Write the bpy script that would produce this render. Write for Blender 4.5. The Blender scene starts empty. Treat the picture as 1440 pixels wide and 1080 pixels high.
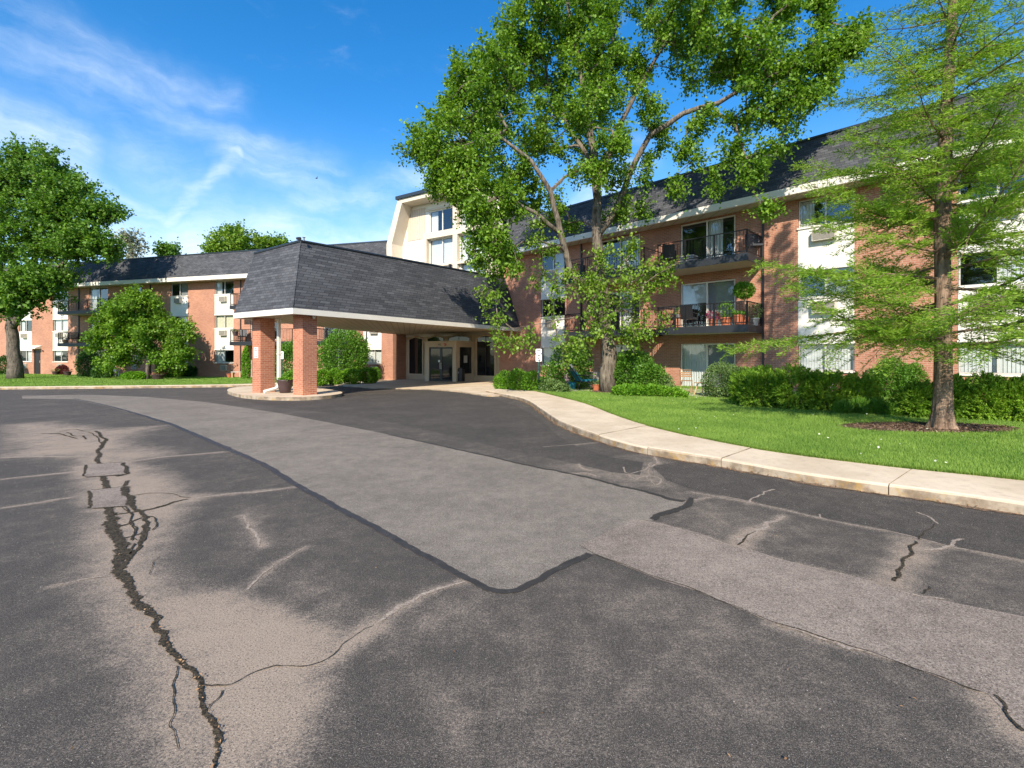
import bpy, bmesh, math, random
import numpy as np
from mathutils import Vector, Matrix
random.seed(7); rng = np.random.default_rng(11)
scene = bpy.context.scene
col = scene.collection
R = math.radians
# ------------------------------------------------------------------ survey of the place
F = 660.0; HZ = 498.0; CZ = 1.57          # lens, horizon row, eye height used when surveying the site
def smooth(a): a = min(1.0, max(0.0, a)); return a*a*(3-2*a)
def g(x, y):                              # site falls gently away towards the buildings
    return -0.38*smooth((y-0.4*x-14)/34.0)
def gv(x, y):
    a = np.clip((y-0.4*x-14)/34.0, 0, 1); return -0.38*a*a*(3-2*a)
def G(px, py, dz=0.0):
    z = dz
    for _ in range(8):
        Y = (CZ-z)*F/max(1.5, py-HZ); Y = min(Y, 120.0); X = (px-720)/F*Y; z = g(X, Y)+dz
    return (X, Y, z)
def WP(px, py, Y): return ((px-720)/F*Y, Y, CZ+(HZ-py)/F*Y)
class Frame:
    def __init__(s, o, deg):
        s.o = Vector((o[0], o[1], 0)); s.a = R(deg)
        s.ux = Vector((math.cos(s.a), math.sin(s.a), 0)); s.uy = Vector((-math.sin(s.a), math.cos(s.a), 0))
    def x(s, px, c=0.0):                  # local x where the sight line through column px meets local plane y=c
        r = (px-720)/F; b = s.o + s.uy*c
        return (r*b.y-b.x)/(s.ux.x-r*s.ux.y)
    def w(s, x, y, z=0.0):
        p = s.o + s.ux*x + s.uy*y; return Vector((p.x, p.y, z))
    def z(s, px, py, c=0.0):
        return CZ+(HZ-py)/F*s.w(s.x(px, c), c).y
FR = Frame((14.63, 14.63), -45)           # right wing
FC = Frame((-3.74, 31.34), -32.5)         # entrance block and canopy
FL = Frame((-23.07, 37.6), -15)           # left wing
# ------------------------------------------------------------------ materials
def new_mat(name):
    m = bpy.data.materials.new(name); m.use_nodes = True; nt = m.node_tree; nt.nodes.clear()
    out = nt.nodes.new('ShaderNodeOutputMaterial'); return m, nt, out
class NT:
    def __init__(s, nt): s.nt = nt
    def n(s, t, **kw):
        nd = s.nt.nodes.new(t)
        for k, v in kw.items():
            if k == 'inp':
                for a, b in v.items(): s.set(nd, a, b)
            else: setattr(nd, k, v)
        return nd
    def set(s, nd, a, b):
        if isinstance(b, bpy.types.NodeSocket): s.nt.links.new(b, nd.inputs[a])
        else: nd.inputs[a].default_value = b
    def m(s, op, a, b=None, c=None, clamp=False):
        nd = s.nt.nodes.new('ShaderNodeMath'); nd.operation = op; nd.use_clamp = clamp
        s.set(nd, 0, a)
        if b is not None: s.set(nd, 1, b)
        if c is not None: s.set(nd, 2, c)
        return nd.outputs[0]
    def mix(s, f, a, b, bt='MIX'):
        nd = s.nt.nodes.new('ShaderNodeMix'); nd.data_type = 'RGBA'; nd.blend_type = bt
        s.set(nd, 0, f)
        for i, v in ((6, a), (7, b)):
            s.set(nd, i, v if isinstance(v, bpy.types.NodeSocket) else (*v[:3], 1))
        return nd.outputs[2]
    def ramp(s, f, stops):
        nd = s.nt.nodes.new('ShaderNodeValToRGB'); s.set(nd, 0, f)
        e = nd.color_ramp.elements
        while len(e) < len(stops): e.new(0.5)
        for i, (p, c) in enumerate(stops): e[i].position = p; e[i].color = (*c[:3], 1) if len(c) < 4 else c
        return nd.outputs[0]
    def noise(s, vec, scale, detail=3, rough=.55, out=0):
        nd = s.nt.nodes.new('ShaderNodeTexNoise'); s.set(nd, 'Vector', vec)
        nd.inputs['Scale'].default_value = scale; nd.inputs['Detail'].default_value = detail; nd.inputs['Roughness'].default_value = rough
        return nd.outputs[out]
    def sm(s, v, lo, hi):
        nd = s.nt.nodes.new('ShaderNodeMapRange'); nd.interpolation_type = 'SMOOTHSTEP'
        s.set(nd, 0, v); nd.inputs[1].default_value = lo; nd.inputs[2].default_value = hi
        return nd.outputs[0]
    def obj(s): return s.nt.nodes.new('ShaderNodeTexCoord').outputs['Object']
    def sxyz(s, v):
        nd = s.nt.nodes.new('ShaderNodeSeparateXYZ'); s.set(nd, 0, v); return nd.outputs
    def cxyz(s, x, y, z):
        nd = s.nt.nodes.new('ShaderNodeCombineXYZ'); s.set(nd, 0, x); s.set(nd, 1, y); s.set(nd, 2, z); return nd.outputs[0]
    def bump(s, h, strength, dist):
        nd = s.nt.nodes.new('ShaderNodeBump'); s.set(nd, 'Height', h); nd.inputs['Strength'].default_value = strength; nd.inputs['Distance'].default_value = dist
        return nd.outputs[0]
    def pr(s, out, color, rough=.6, normal=None, metal=0.0, spec=None):
        b = s.nt.nodes.new('ShaderNodeBsdfPrincipled')
        s.set(b, 'Base Color', color if isinstance(color, bpy.types.NodeSocket) else (*color[:3], 1))
        s.set(b, 'Roughness', rough); s.set(b, 'Metallic', metal)
        if spec is not None: b.inputs['Specular IOR Level'].default_value = spec
        if normal is not None: s.set(b, 'Normal', normal)
        if out is not None: s.nt.links.new(b.outputs[0], out.inputs[0])
        return b
MATS = {}
def plain(name, c, rough=.6, metal=0, var=.12, scale=6.0, bump=.0, spec=None):
    if name in MATS: return MATS[name]
    m, nt, out = new_mat(name); N = NT(nt); o = N.obj()
    n1 = N.noise(o, scale, 5, .6)
    n2 = N.noise(o, scale*9, 3, .6)
    f = N.m('ADD', N.m('MULTIPLY', n1, .7), N.m('MULTIPLY', n2, .3))
    f = N.sm(f, .3, .7)
    lo = tuple(v*(1-var) for v in c); hi = tuple(min(1, v*(1+var)) for v in c)
    cc = N.mix(f, lo, hi)
    nm = N.bump(n2, .3, bump) if bump else None
    N.pr(out, cc, rough, nm, metal, spec); MATS[name] = m; return m
def brick_mat(name='brick', tint=(1, 1, 1)):
    m, nt, out = new_mat(name); N = NT(nt); o = N.obj(); s = N.sxyz(o)
    u = N.m('ADD', s[0], s[1]); v = N.cxyz(u, s[2], 0.0)
    b = N.n('ShaderNodeTexBrick', inp={'Vector': v, 'Scale': 1.0, 'Mortar Size': .009, 'Mortar Smooth': .2, 'Bias': 0.0, 'Brick Width': .21, 'Row Height': .072})
    b.offset = .5
    t = tint
    b.inputs['Color1'].default_value = (.51*t[0], .235*t[1], .150*t[2], 1); b.inputs['Color2'].default_value = (.40*t[0], .168*t[1], .105*t[2], 1)
    b.inputs['Mortar'].default_value = (.52*t[0], .38*t[1], .29*t[2], 1)
    big = N.noise(o, .55, 5, .6); big = N.sm(big, .3, .72)
    c = N.mix(big, (.86, .84, .84), (1.08, 1.04, 1.0)); c = N.mix(1.0, b.outputs[0], c, 'MULTIPLY')
    fine = N.noise(o, 30, 4, .7); c = N.mix(N.sm(fine, .35, .75), c, N.mix(1.0, c, (.78, .78, .8), 'MULTIPLY'))
    st = N.noise(N.cxyz(N.m('MULTIPLY', u, 2.2), N.m('MULTIPLY', s[2], .25), 0.0), 1.0, 4, .6)
    c = N.mix(N.m('MULTIPLY', N.sm(st, .6, .8), .16), c, (.45, .34, .28))
    N.pr(out, c, .9, N.bump(N.m('ADD', N.m('MULTIPLY', b.outputs[1], -1.0), N.m('MULTIPLY', fine, .35)), .5, .006), spec=.25); return m
def shingle_mat():
    m, nt, out = new_mat('asphalt_shingle'); N = NT(nt); o = N.obj(); s = N.sxyz(o)
    v = N.cxyz(N.m('ADD', s[0], N.m('MULTIPLY', s[1], .55)), s[2], 0.0)
    b = N.n('ShaderNodeTexBrick', inp={'Vector': v, 'Scale': 1.0, 'Mortar Size': .006, 'Mortar Smooth': .1, 'Bias': .0, 'Brick Width': .25, 'Row Height': .105})
    b.inputs['Color1'].default_value = (.062, .066, .072, 1); b.inputs['Color2'].default_value = (.104, .109, .117, 1); b.inputs['Mortar'].default_value = (.03, .031, .038, 1)
    b2 = N.n('ShaderNodeTexBrick', inp={'Vector': v, 'Scale': 1.0, 'Mortar Size': .0, 'Brick Width': .75, 'Row Height': .105})
    b2.inputs['Color1'].default_value = (.85, .85, .86, 1); b2.inputs['Color2'].default_value = (1.15, 1.14, 1.13, 1)
    c = N.mix(1.0, b.outputs[0], b2.outputs[0], 'MULTIPLY')
    gr = N.noise(o, 160, 2, .6); c = N.mix(N.sm(gr, .35, .7), N.mix(1.0, c, (.75, .75, .75), 'MULTIPLY'), N.mix(1.0, c, (1.3, 1.3, 1.3), 'MULTIPLY'))
    big = N.noise(o, .5, 4, .6); c = N.mix(N.sm(big, .3, .7), N.mix(1.0, c, (.88, .88, .9), 'MULTIPLY'), c)
    N.pr(out, c, .9, N.bump(N.m('ADD', b.outputs[1], N.m('MULTIPLY', gr, .4)), .55, -.01), spec=.2); return m
def siding_mat(name, c, pitch=.15, vert=True):
    m, nt, out = new_mat(name); N = NT(nt); o = N.obj(); s = N.sxyz(o)
    u = N.m('ADD', s[0], s[1]) if vert else s[2]
    fr = N.m('FRACT', N.m('DIVIDE', u, pitch)); gr = N.sm(N.m('ABSOLUTE', N.m('SUBTRACT', fr, .5)), .40, .47)
    n1 = N.sm(N.noise(o, 3, 5, .6), .3, .7)
    cc = N.mix(n1, tuple(v*.92 for v in c), c); cc = N.mix(gr, cc, tuple(v*.62 for v in c))
    N.pr(out, cc, .7, N.bump(gr, .6, -.012)); return m
def glass_mat():
    m, nt, out = new_mat('window_glass'); N = NT(nt)
    t = N.n('ShaderNodeBsdfTransparent'); t.inputs[0].default_value = (.86, .90, .90, 1)
    gl = N.n('ShaderNodeBsdfGlossy'); gl.inputs['Roughness'].default_value = .03; gl.inputs[0].default_value = (.85, .92, 1, 1)
    wob = N.bump(N.noise(N.obj(), 1.6, 2, .5), .12, .05); nt.links.new(wob, gl.inputs['Normal'])
    fr = N.n('ShaderNodeLayerWeight'); fr.inputs[0].default_value = .5; fc = N.m('MULTIPLY', N.m('POWER', fr.outputs['Facing'], 3.0), .7)
    mx = N.n('ShaderNodeMixShader'); nt.links.new(N.m('ADD', fc, .12, clamp=True), mx.inputs[0]); nt.links.new(t.outputs[0], mx.inputs[1]); nt.links.new(gl.outputs[0], mx.inputs[2])
    nt.links.new(mx.outputs[0], out.inputs[0]); return m
def leaf_mat(name, c1, c2, trans=.35, rough=.5, spec=.35):
    m, nt, out = new_mat(name); N = NT(nt)
    gi = N.n('ShaderNodeNewGeometry'); ri = gi.outputs['Random Per Island']
    o = N.obj(); big = N.sm(N.noise(o, .9, 3, .6), .35, .65)
    f = N.m('ADD', N.m('MULTIPLY', ri, .6), N.m('MULTIPLY', big, .4))
    c = N.mix(f, c1, c2)
    b = N.pr(None, c, rough, spec=spec)
    t = N.n('ShaderNodeBsdfTranslucent'); nt.links.new(N.mix(1.0, c, (1.25, 1.3, .55), 'MULTIPLY'), t.inputs[0])
    mx = N.n('ShaderNodeMixShader'); mx.inputs[0].default_value = trans
    nt.links.new(b.outputs[0], mx.inputs[1]); nt.links.new(t.outputs[0], mx.inputs[2]); nt.links.new(mx.outputs[0], out.inputs[0]); return m
def bark_mat(name, c1, c2):
    m, nt, out = new_mat(name); N = NT(nt); o = N.obj(); s = N.sxyz(o)
    v = N.cxyz(s[0], s[1], N.m('MULTIPLY', s[2], .18)); n1 = N.noise(v, 14, 6, .7); n2 = N.noise(o, 3, 4, .6)
    f = N.sm(n1, .35, .65); c = N.mix(f, c1, c2); c = N.mix(N.m('MULTIPLY', N.sm(n2, .45, .75), .45), c, tuple(min(1, v*1.5) for v in c2))
    N.pr(out, c, .95, N.bump(n1, .9, .04), spec=.15); return m
M = {}
M['brick'] = brick_mat(); M['brick2'] = brick_mat('column_brick', (1.06, .92, .85)); M['shingle'] = shingle_mat()
M['white'] = plain('painted_trim', (.78, .74, .66), .55, var=.05, scale=1.5, bump=.002)
M['panel'] = plain('stucco_panel', (.78, .75, .68), .8, var=.05, scale=2, bump=.006)
M['cream'] = plain('cream_panel', (.66, .58, .46), .7, var=.05, scale=1.2, bump=.004)
M['tan'] = siding_mat('tan_siding', (.50, .38, .25), .13); M['creamside'] = siding_mat('cream_siding', (.62, .53, .42), .22)
M['tantrim'] = plain('tan_trim', (.52, .40, .27), .6, var=.06, scale=2)
M['soffit'] = siding_mat('soffit_boards', (.38, .31, .21), .4)
M['soffitw'] = siding_mat('eave_soffit', (.56, .50, .38), .6)
M['glass'] = glass_mat()
M['alu'] = plain('window_aluminium', (.62, .60, .55), .4, .3, var=.08)
M['bronze'] = plain('dark_bronze', (.035, .032, .032), .4, .3)
M['iron'] = plain('black_iron', (.018, .018, .02), .45, .4)
M['slabedge'] = plain('balcony_edge', (.02, .023, .028), .5)
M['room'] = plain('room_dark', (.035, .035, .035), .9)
M['curtain'] = plain('curtain_cloth', (.72, .72, .70), .85, var=.06, scale=8)
M['curtain2'] = plain('curtain_cream', (.80, .74, .56), .85, var=.06, scale=8)
M['blind'] = plain('grey_blind', (.30, .31, .32), .8, var=.1)
M['acm'] = plain('ac_metal', (.52, .48, .40), .5, var=.1); M['acd'] = plain('ac_grille', (.12, .11, .1), .6)
M['concrete'] = plain('concrete_plain', (.50, .45, .38), .9, var=.10, scale=2, bump=.004)
M['metalcap'] = plain('roof_edge_metal', (.05, .065, .08), .4, .5)
M['wood'] = plain('teak_wood', (.34, .19, .09), .7, var=.25, scale=14); M['palewood'] = plain('pine_wood', (.55, .36, .2), .7, var=.2, scale=14)
M['terra'] = plain('terracotta', (.42, .13, .06), .8, var=.15, scale=9); M['teal'] = plain('turquoise_fabric', (.01, .17, .24), .7, var=.2)
M['planter'] = plain('brown_planter', (.06, .035, .035), .5, var=.15); M['signw'] = plain('sign_white', (.8, .8, .8), .4, var=.03)
M['signg'] = plain('green_post', (.02, .09, .07), .5); M['red'] = plain('sign_red', (.55, .05, .04), .5); M['ink'] = plain('sign_ink', (.03, .03, .03), .5)
M['plastic'] = plain('black_plastic', (.02, .02, .024), .4); M['grey'] = plain('grey_metal', (.25, .26, .27), .5, .4); M['pink'] = plain('pink_petals', (.6, .08, .2), .7)
M['maple'] = leaf_mat('maple_leaf', (.07, .175, .014), (.25, .41, .04), .36)
M['maple2'] = leaf_mat('young_maple_leaf', (.10, .22, .015), (.27, .40, .05), .35)
M['maple3'] = leaf_mat('dark_maple_leaf', (.06, .155, .018), (.19, .34, .04), .33)
M['larch'] = leaf_mat('larch_needles', (.17, .32, .03), (.35, .50, .07), .45, .6)
M['bushA'] = leaf_mat('bush_leaf', (.06, .17, .018), (.18, .35, .04), .3); M['bushB'] = leaf_mat('bright_bush_leaf', (.09, .24, .015), (.22, .42, .03), .3)
M['bushC'] = leaf_mat('dark_bush_leaf', (.03, .09, .018), (.09, .20, .035), .25); M['bushD'] = leaf_mat('grey_bush_leaf', (.10, .19, .05), (.25, .36, .12), .3)
M['juniper'] = leaf_mat('juniper_leaf', (.11, .25, .022), (.31, .48, .05), .32, .6); M['golden'] = leaf_mat('golden_leaf', (.22, .32, .02), (.45, .55, .03), .3)
M['purple'] = leaf_mat('purple_leaf', (.08, .02, .02), (.2, .05, .05), .3); M['grassblade'] = leaf_mat('grass_blade', (.115, .225, .035), (.29, .42, .085), .3, .6, .2)
M['sparse'] = leaf_mat('pale_leaf', (.2, .22, .14), (.35, .36, .25), .2)
M['bark'] = bark_mat('maple_bark', (.06, .048, .036), (.22, .185, .145)); M['bark2'] = bark_mat('larch_bark', (.10, .065, .045), (.30, .21, .15)); M['bark3'] = bark_mat('old_bark', (.05, .042, .035), (.19, .16, .13))
# ------------------------------------------------------------------ mesh helpers
class MB:
    def __init__(s): s.v = []; s.f = []
    def add(s, vs, fs):
        b = len(s.v); s.v += [tuple(p) for p in vs]; s.f += [tuple(b+i for i in f) for f in fs]; return s
    def quad(s, a, b, c, d): return s.add([a, b, c, d], [(0, 1, 2, 3)])
    def box(s, x0, x1, y0, y1, z0, z1):
        v = [(x0, y0, z0), (x1, y0, z0), (x1, y1, z0), (x0, y1, z0), (x0, y0, z1), (x1, y0, z1), (x1, y1, z1), (x0, y1, z1)]
        return s.add(v, [(3, 2, 1, 0), (4, 5, 6, 7), (0, 1, 5, 4), (1, 2, 6, 5), (2, 3, 7, 6), (3, 0, 4, 7)])
    def cbox(s, x0, x1, y0, y1, z0, z1, c=.01):      # box with chamfered vertical edges
        pts = [(x0+c, y0), (x1-c, y0), (x1, y0+c), (x1, y1-c), (x1-c, y1), (x0+c, y1), (x0, y1-c), (x0, y0+c)]
        return s.prism([(p[0], p[1]) for p in pts], z0, z1)
    def prism(s, poly, z0, z1):
        n = len(poly); v = [(p[0], p[1], z0) for p in poly]+[(p[0], p[1], z1) for p in poly]
        return s.add(v, [tuple(range(n-1, -1, -1)), tuple(range(n, 2*n))]+[(i, (i+1) % n, n+(i+1) % n, n+i) for i in range(n)])
    def prismy(s, poly, y0, y1):                     # polygon in x,z extruded along y
        n = len(poly); v = [(p[0], y0, p[1]) for p in poly]+[(p[0], y1, p[1]) for p in poly]
        return s.add(v, [tuple(range(n)), tuple(range(2*n-1, n-1, -1))]+[((i+1) % n, i, n+i, n+(i+1) % n) for i in range(n)])
    def prismx(s, poly, x0, x1):                     # polygon in y,z extruded along x
        n = len(poly); v = [(x0, p[0], p[1]) for p in poly]+[(x1, p[0], p[1]) for p in poly]
        return s.add(v, [tuple(range(n-1, -1, -1)), tuple(range(n, 2*n))]+[(i, (i+1) % n, n+(i+1) % n, n+i) for i in range(n)])
    def tube(s, pts, rad, n=8, cap=True):
        pts = [Vector(p) for p in pts]
        if not hasattr(rad, '__len__'): rad = [rad]*len(pts)
        b = len(s.v); prev = None
        for i, p in enumerate(pts):
            d = (pts[min(i+1, len(pts)-1)]-pts[max(i-1, 0)]).normalized()
            if prev is None: a = d.orthogonal().normalized()
            else:
                a = prev-d*prev.dot(d); a = a.normalized() if a.length > 1e-6 else d.orthogonal().normalized()
            prev = a; c = d.cross(a)
            for k in range(n):
                t = 2*math.pi*k/n; s.v.append(tuple(p+(a*math.cos(t)+c*math.sin(t))*rad[i]))
        for i in range(len(pts)-1):
            for k in range(n): s.f.append((b+i*n+k, b+i*n+(k+1) % n, b+(i+1)*n+(k+1) % n, b+(i+1)*n+k))
        if cap: s.f.append(tuple(b+k for k in range(n-1, -1, -1))); s.f.append(tuple(b+(len(pts)-1)*n+k for k in range(n)))
        return s
    def lathe(s, prof, cx, cy, n=20):
        b = len(s.v)
        for r, z in prof:
            for k in range(n): t = 2*math.pi*k/n; s.v.append((cx+r*math.cos(t), cy+r*math.sin(t), z))
        for i in range(len(prof)-1):
            for k in range(n): s.f.append((b+i*n+k, b+i*n+(k+1) % n, b+(i+1)*n+(k+1) % n, b+(i+1)*n+k))
        s.f.append(tuple(b+k for k in range(n-1, -1, -1))); s.f.append(tuple(b+(len(prof)-1)*n+k for k in range(n))); return s
    def build(s, name, mat, parent=None, smooth=False):
        me = bpy.data.meshes.new(name); me.from_pydata(s.v, [], s.f); me.update()
        if smooth: me.polygons.foreach_set('use_smooth', [True]*len(me.polygons))
        if mat: me.materials.append(mat)
        o = bpy.data.objects.new(name, me); col.objects.link(o); o.parent = parent; return o
def np_mesh(name, V, nv, mat, parent=None):          # N faces with nv own vertices each
    V = np.asarray(V, np.float32).reshape(-1, 3); n = len(V)//nv
    me = bpy.data.meshes.new(name); me.vertices.add(n*nv); me.vertices.foreach_set('co', V.ravel())
    me.loops.add(n*nv); me.loops.foreach_set('vertex_index', np.arange(n*nv, dtype=np.int32))
    me.polygons.add(n); me.polygons.foreach_set('loop_start', np.arange(0, n*nv, nv, dtype=np.int32)); me.polygons.foreach_set('loop_total', np.full(n, nv, np.int32))
    me.update(calc_edges=True)
    me.materials.append(mat); o = bpy.data.objects.new(name, me); col.objects.link(o); o.parent = parent; return o
def tag(o, label, cat, group=None):
    o['label'] = label; o['category'] = cat
    if group: o['group'] = group
    return o
def struct(o): o['kind'] = 'structure'; return o
def thing(name, label, cat, loc=(0, 0, 0), rz=0.0, group=None):
    o = bpy.data.objects.new(name, None); col.objects.link(o); o.location = loc; o.rotation_euler = (0, 0, rz); o.empty_display_size = .3
    return tag(o, label, cat, group)
def kids(o): return [c for c in bpy.data.objects if c.parent == o]
def copy_tree(o, parent=None):
    c = o.copy(); col.objects.link(c)
    c.parent = parent
    for ch in kids(o): copy_tree(ch, c)
    return c
def text_mesh(txt, size, mat, parent, loc, rot, name='lettering'):
    cu = bpy.data.curves.new(name, 'FONT'); cu.body = txt; cu.size = size; cu.extrude = .002; cu.align_x = 'CENTER'; cu.align_y = 'CENTER'
    t = bpy.data.objects.new(name, cu); col.objects.link(t); dg = bpy.context.evaluated_depsgraph_get()
    me = bpy.data.meshes.new_from_object(t.evaluated_get(dg)); bpy.data.objects.remove(t); me.materials.clear(); me.materials.append(mat)
    o = bpy.data.objects.new(name, me); col.objects.link(o); o.parent = parent; o.location = loc; o.rotation_euler = rot; return o
# ------------------------------------------------------------------ foliage helpers
def unit(a): return a/np.maximum(1e-9, np.linalg.norm(a, axis=1, keepdims=True))
def leaf_verts(C, D, L, W, up=(0, 0, 1), tilt=.7, fold=.25):
    n = len(C); D = unit(D); U = unit(np.asarray(up)[None, :]+rng.normal(0, tilt, (n, 3)))
    S = unit(np.cross(D, U)); Nn = np.cross(S, D)
    L = np.broadcast_to(np.asarray(L, float).reshape(-1, 1), (n, 1)); W = np.broadcast_to(np.asarray(W, float).reshape(-1, 1), (n, 1))
    V = np.empty((n, 4, 3)); V[:, 0] = C-D*L*.5; V[:, 1] = C-S*W*.5+D*L*.05+Nn*W*fold; V[:, 2] = C+D*L*.5; V[:, 3] = C+S*W*.5+D*L*.05+Nn*W*fold
    return V
def seg_tubes(P0, P1, r0, r1, n=5):                  # many frustums at once -> verts, quads
    P0 = np.asarray(P0); P1 = np.asarray(P1); D = unit(P1-P0)
    A = unit(np.cross(D, np.where(np.abs(D[:, 2:3]) > .9, np.array([[1., 0, 0]]), np.array([[0, 0, 1.]])))); B = np.cross(D, A)
    k = np.arange(n)*2*math.pi/n; r0 = np.asarray(r0)[:, None, None]; r1 = np.asarray(r1)[:, None, None]
    c = A[:, None, :]*np.cos(k)[None, :, None]+B[:, None, :]*np.sin(k)[None, :, None]
    R0 = P0[:, None, :]+c*r0; R1 = P1[:, None, :]+c*r1
    q = np.stack([R0, np.roll(R0, -1, 1), np.roll(R1, -1, 1), R1], 2)      # m,n,4,3
    return q.reshape(-1, 3)
def dens(pts, rad, step=.35):
    P = []; Rr = []
    for i in range(len(pts)-1):
        a = np.array(pts[i], float); b = np.array(pts[i+1], float); m = max(1, int(np.linalg.norm(b-a)/step))
        for k in range(m): t = k/m; P.append(a*(1-t)+b*t); Rr.append(rad[i]*(1-t)+rad[i+1]*t)
    P.append(np.array(pts[-1], float)); Rr.append(rad[-1]); return P, Rr
def tree(name, label, base, limbs, blobs, leafmat, barkmat, per=80, L=.14, sig=.32, group=None, twig=.012, shoot=.5, droop=.25, leafvar=.3, blobs2=(), mat2=None):
    """limbs: (points, radii) in world; blobs: (x,y,z,rx,ry,rz,n clusters) in world"""
    root = thing(name, label, 'tree', base, 0, group); B = np.array(base)
    tr = MB(); nodes = []; 
    for pts, rad in limbs:
        P, Rr = dens(pts, rad, .5); Pj = [p.copy() for p in P]
        for i in range(1, len(P)-1): Pj[i] = P[i]+rng.normal(0, min(.06, Rr[i]*.22), 3)
        tr.tube([tuple(p-B) for p in Pj], Rr, 12 if rad[0] > .12 else 8); nodes += Pj
    tr.build('trunk', barkmat, root, True)
    NP = np.array(nodes); cl = []
    fl = []
    for bi, (x, y, z, rx, ry, rz, n) in enumerate(list(blobs)+list(blobs2)):
        fl += [bi >= len(blobs)]*n
        u = unit(rng.normal(0, 1, (n, 3)))*(rng.random((n, 1))**(1/2.2)); cl.append(np.array([x, y, z])+u*np.array([rx, ry, rz]))
    Cl = np.concatenate(cl); d = np.array([np.min(np.linalg.norm(NP-c, axis=1)) for c in Cl]); od = np.argsort(d); Cl = Cl[od]; fl = np.array(fl)[od]
    par = [-1]*len(NP); pos = [p for p in NP]; tip = []
    arr = np.zeros((len(NP)+len(Cl)*3+5, 3)); arr[:len(NP)] = NP; cnt = len(NP)
    for c in Cl:
        dd = np.linalg.norm(arr[:cnt]-c, axis=1)+np.maximum(0, arr[:cnt, 2]-c[2])*.5; j = int(np.argmin(dd)); a = arr[j]; Ln = np.linalg.norm(c-a)
        k = 1 if Ln < .6 else (2 if Ln < 1.5 else 3); pj = j
        for i in range(1, k+1):
            t = i/k; p = a*(1-t)+c*t+(rng.normal(0, .05*Ln, 3) if i < k else 0); 
            if i < k: p = p+np.array([0, 0, .08*Ln])
            arr[cnt] = p; par.append(pj); pj = cnt; cnt += 1
        tip.append(pj)
    w = np.zeros(cnt)
    for t in tip: w[t] += 1
    for i in range(cnt-1, len(NP)-1, -1):
        if par[i] >= 0: w[par[i]] += w[i]
    idx = np.arange(len(NP), cnt); pi = np.array([par[i] for i in idx]); 
    rr = twig*np.sqrt(np.maximum(1, w)); r1 = rr[idx]; r0 = np.where(pi < len(NP), r1*1.25, rr[pi]); r0 = np.minimum(r0, r1*1.6)
    np_mesh('branches', seg_tubes(arr[pi]-B, arr[idx]-B, r0, r1), 4, barkmat, root)
    # shoots: each cluster throws short leafy shoots, leaves sit along them in rosettes
    T = arr[tip]; nT = len(T); ns = 6; cen = Cl.mean(0)
    out = unit(T-cen); sd = unit(out[:, None, :].repeat(ns, 1).reshape(-1, 3)*.5+rng.normal(0, .75, (nT*ns, 3))+np.array([0, 0, .1-droop]))
    sl = shoot*rng.uniform(.5, 1.3, (nT*ns, 1)); S0 = T.repeat(ns, 0); S1 = S0+sd*sl
    np_mesh('twigs', seg_tubes(S0-B, S1-B, np.full(len(S0), twig*.55), np.full(len(S0), twig*.25), 3), 4, barkmat, root)
    pl = max(1, per//ns); t = rng.random((len(S0), pl, 1))**.6
    C = (S0[:, None, :]*(1-t)+S1[:, None, :]*t+rng.normal(0, sig*.3, (len(S0), pl, 3))).reshape(-1, 3)
    D = sd[:, None, :]*.5+rng.normal(0, .8, (len(S0), pl, 3)); D[:, :, 2] -= droop; D = D.reshape(-1, 3)
    Ls = L*rng.uniform(1-leafvar, 1+leafvar, len(C)); V = leaf_verts(C-B, D, Ls, Ls*.72, tilt=.55)
    lf = fl.repeat(ns*pl)
    if mat2: kp = ~lf | (rng.random(len(lf)) < .42); V = V[kp]; lf = lf[kp]
    if mat2: np_mesh('low_foliage', V[lf]*1.0, 4, mat2, root)
    np_mesh('foliage', V[~lf], 4, leafmat, root); return root
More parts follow.
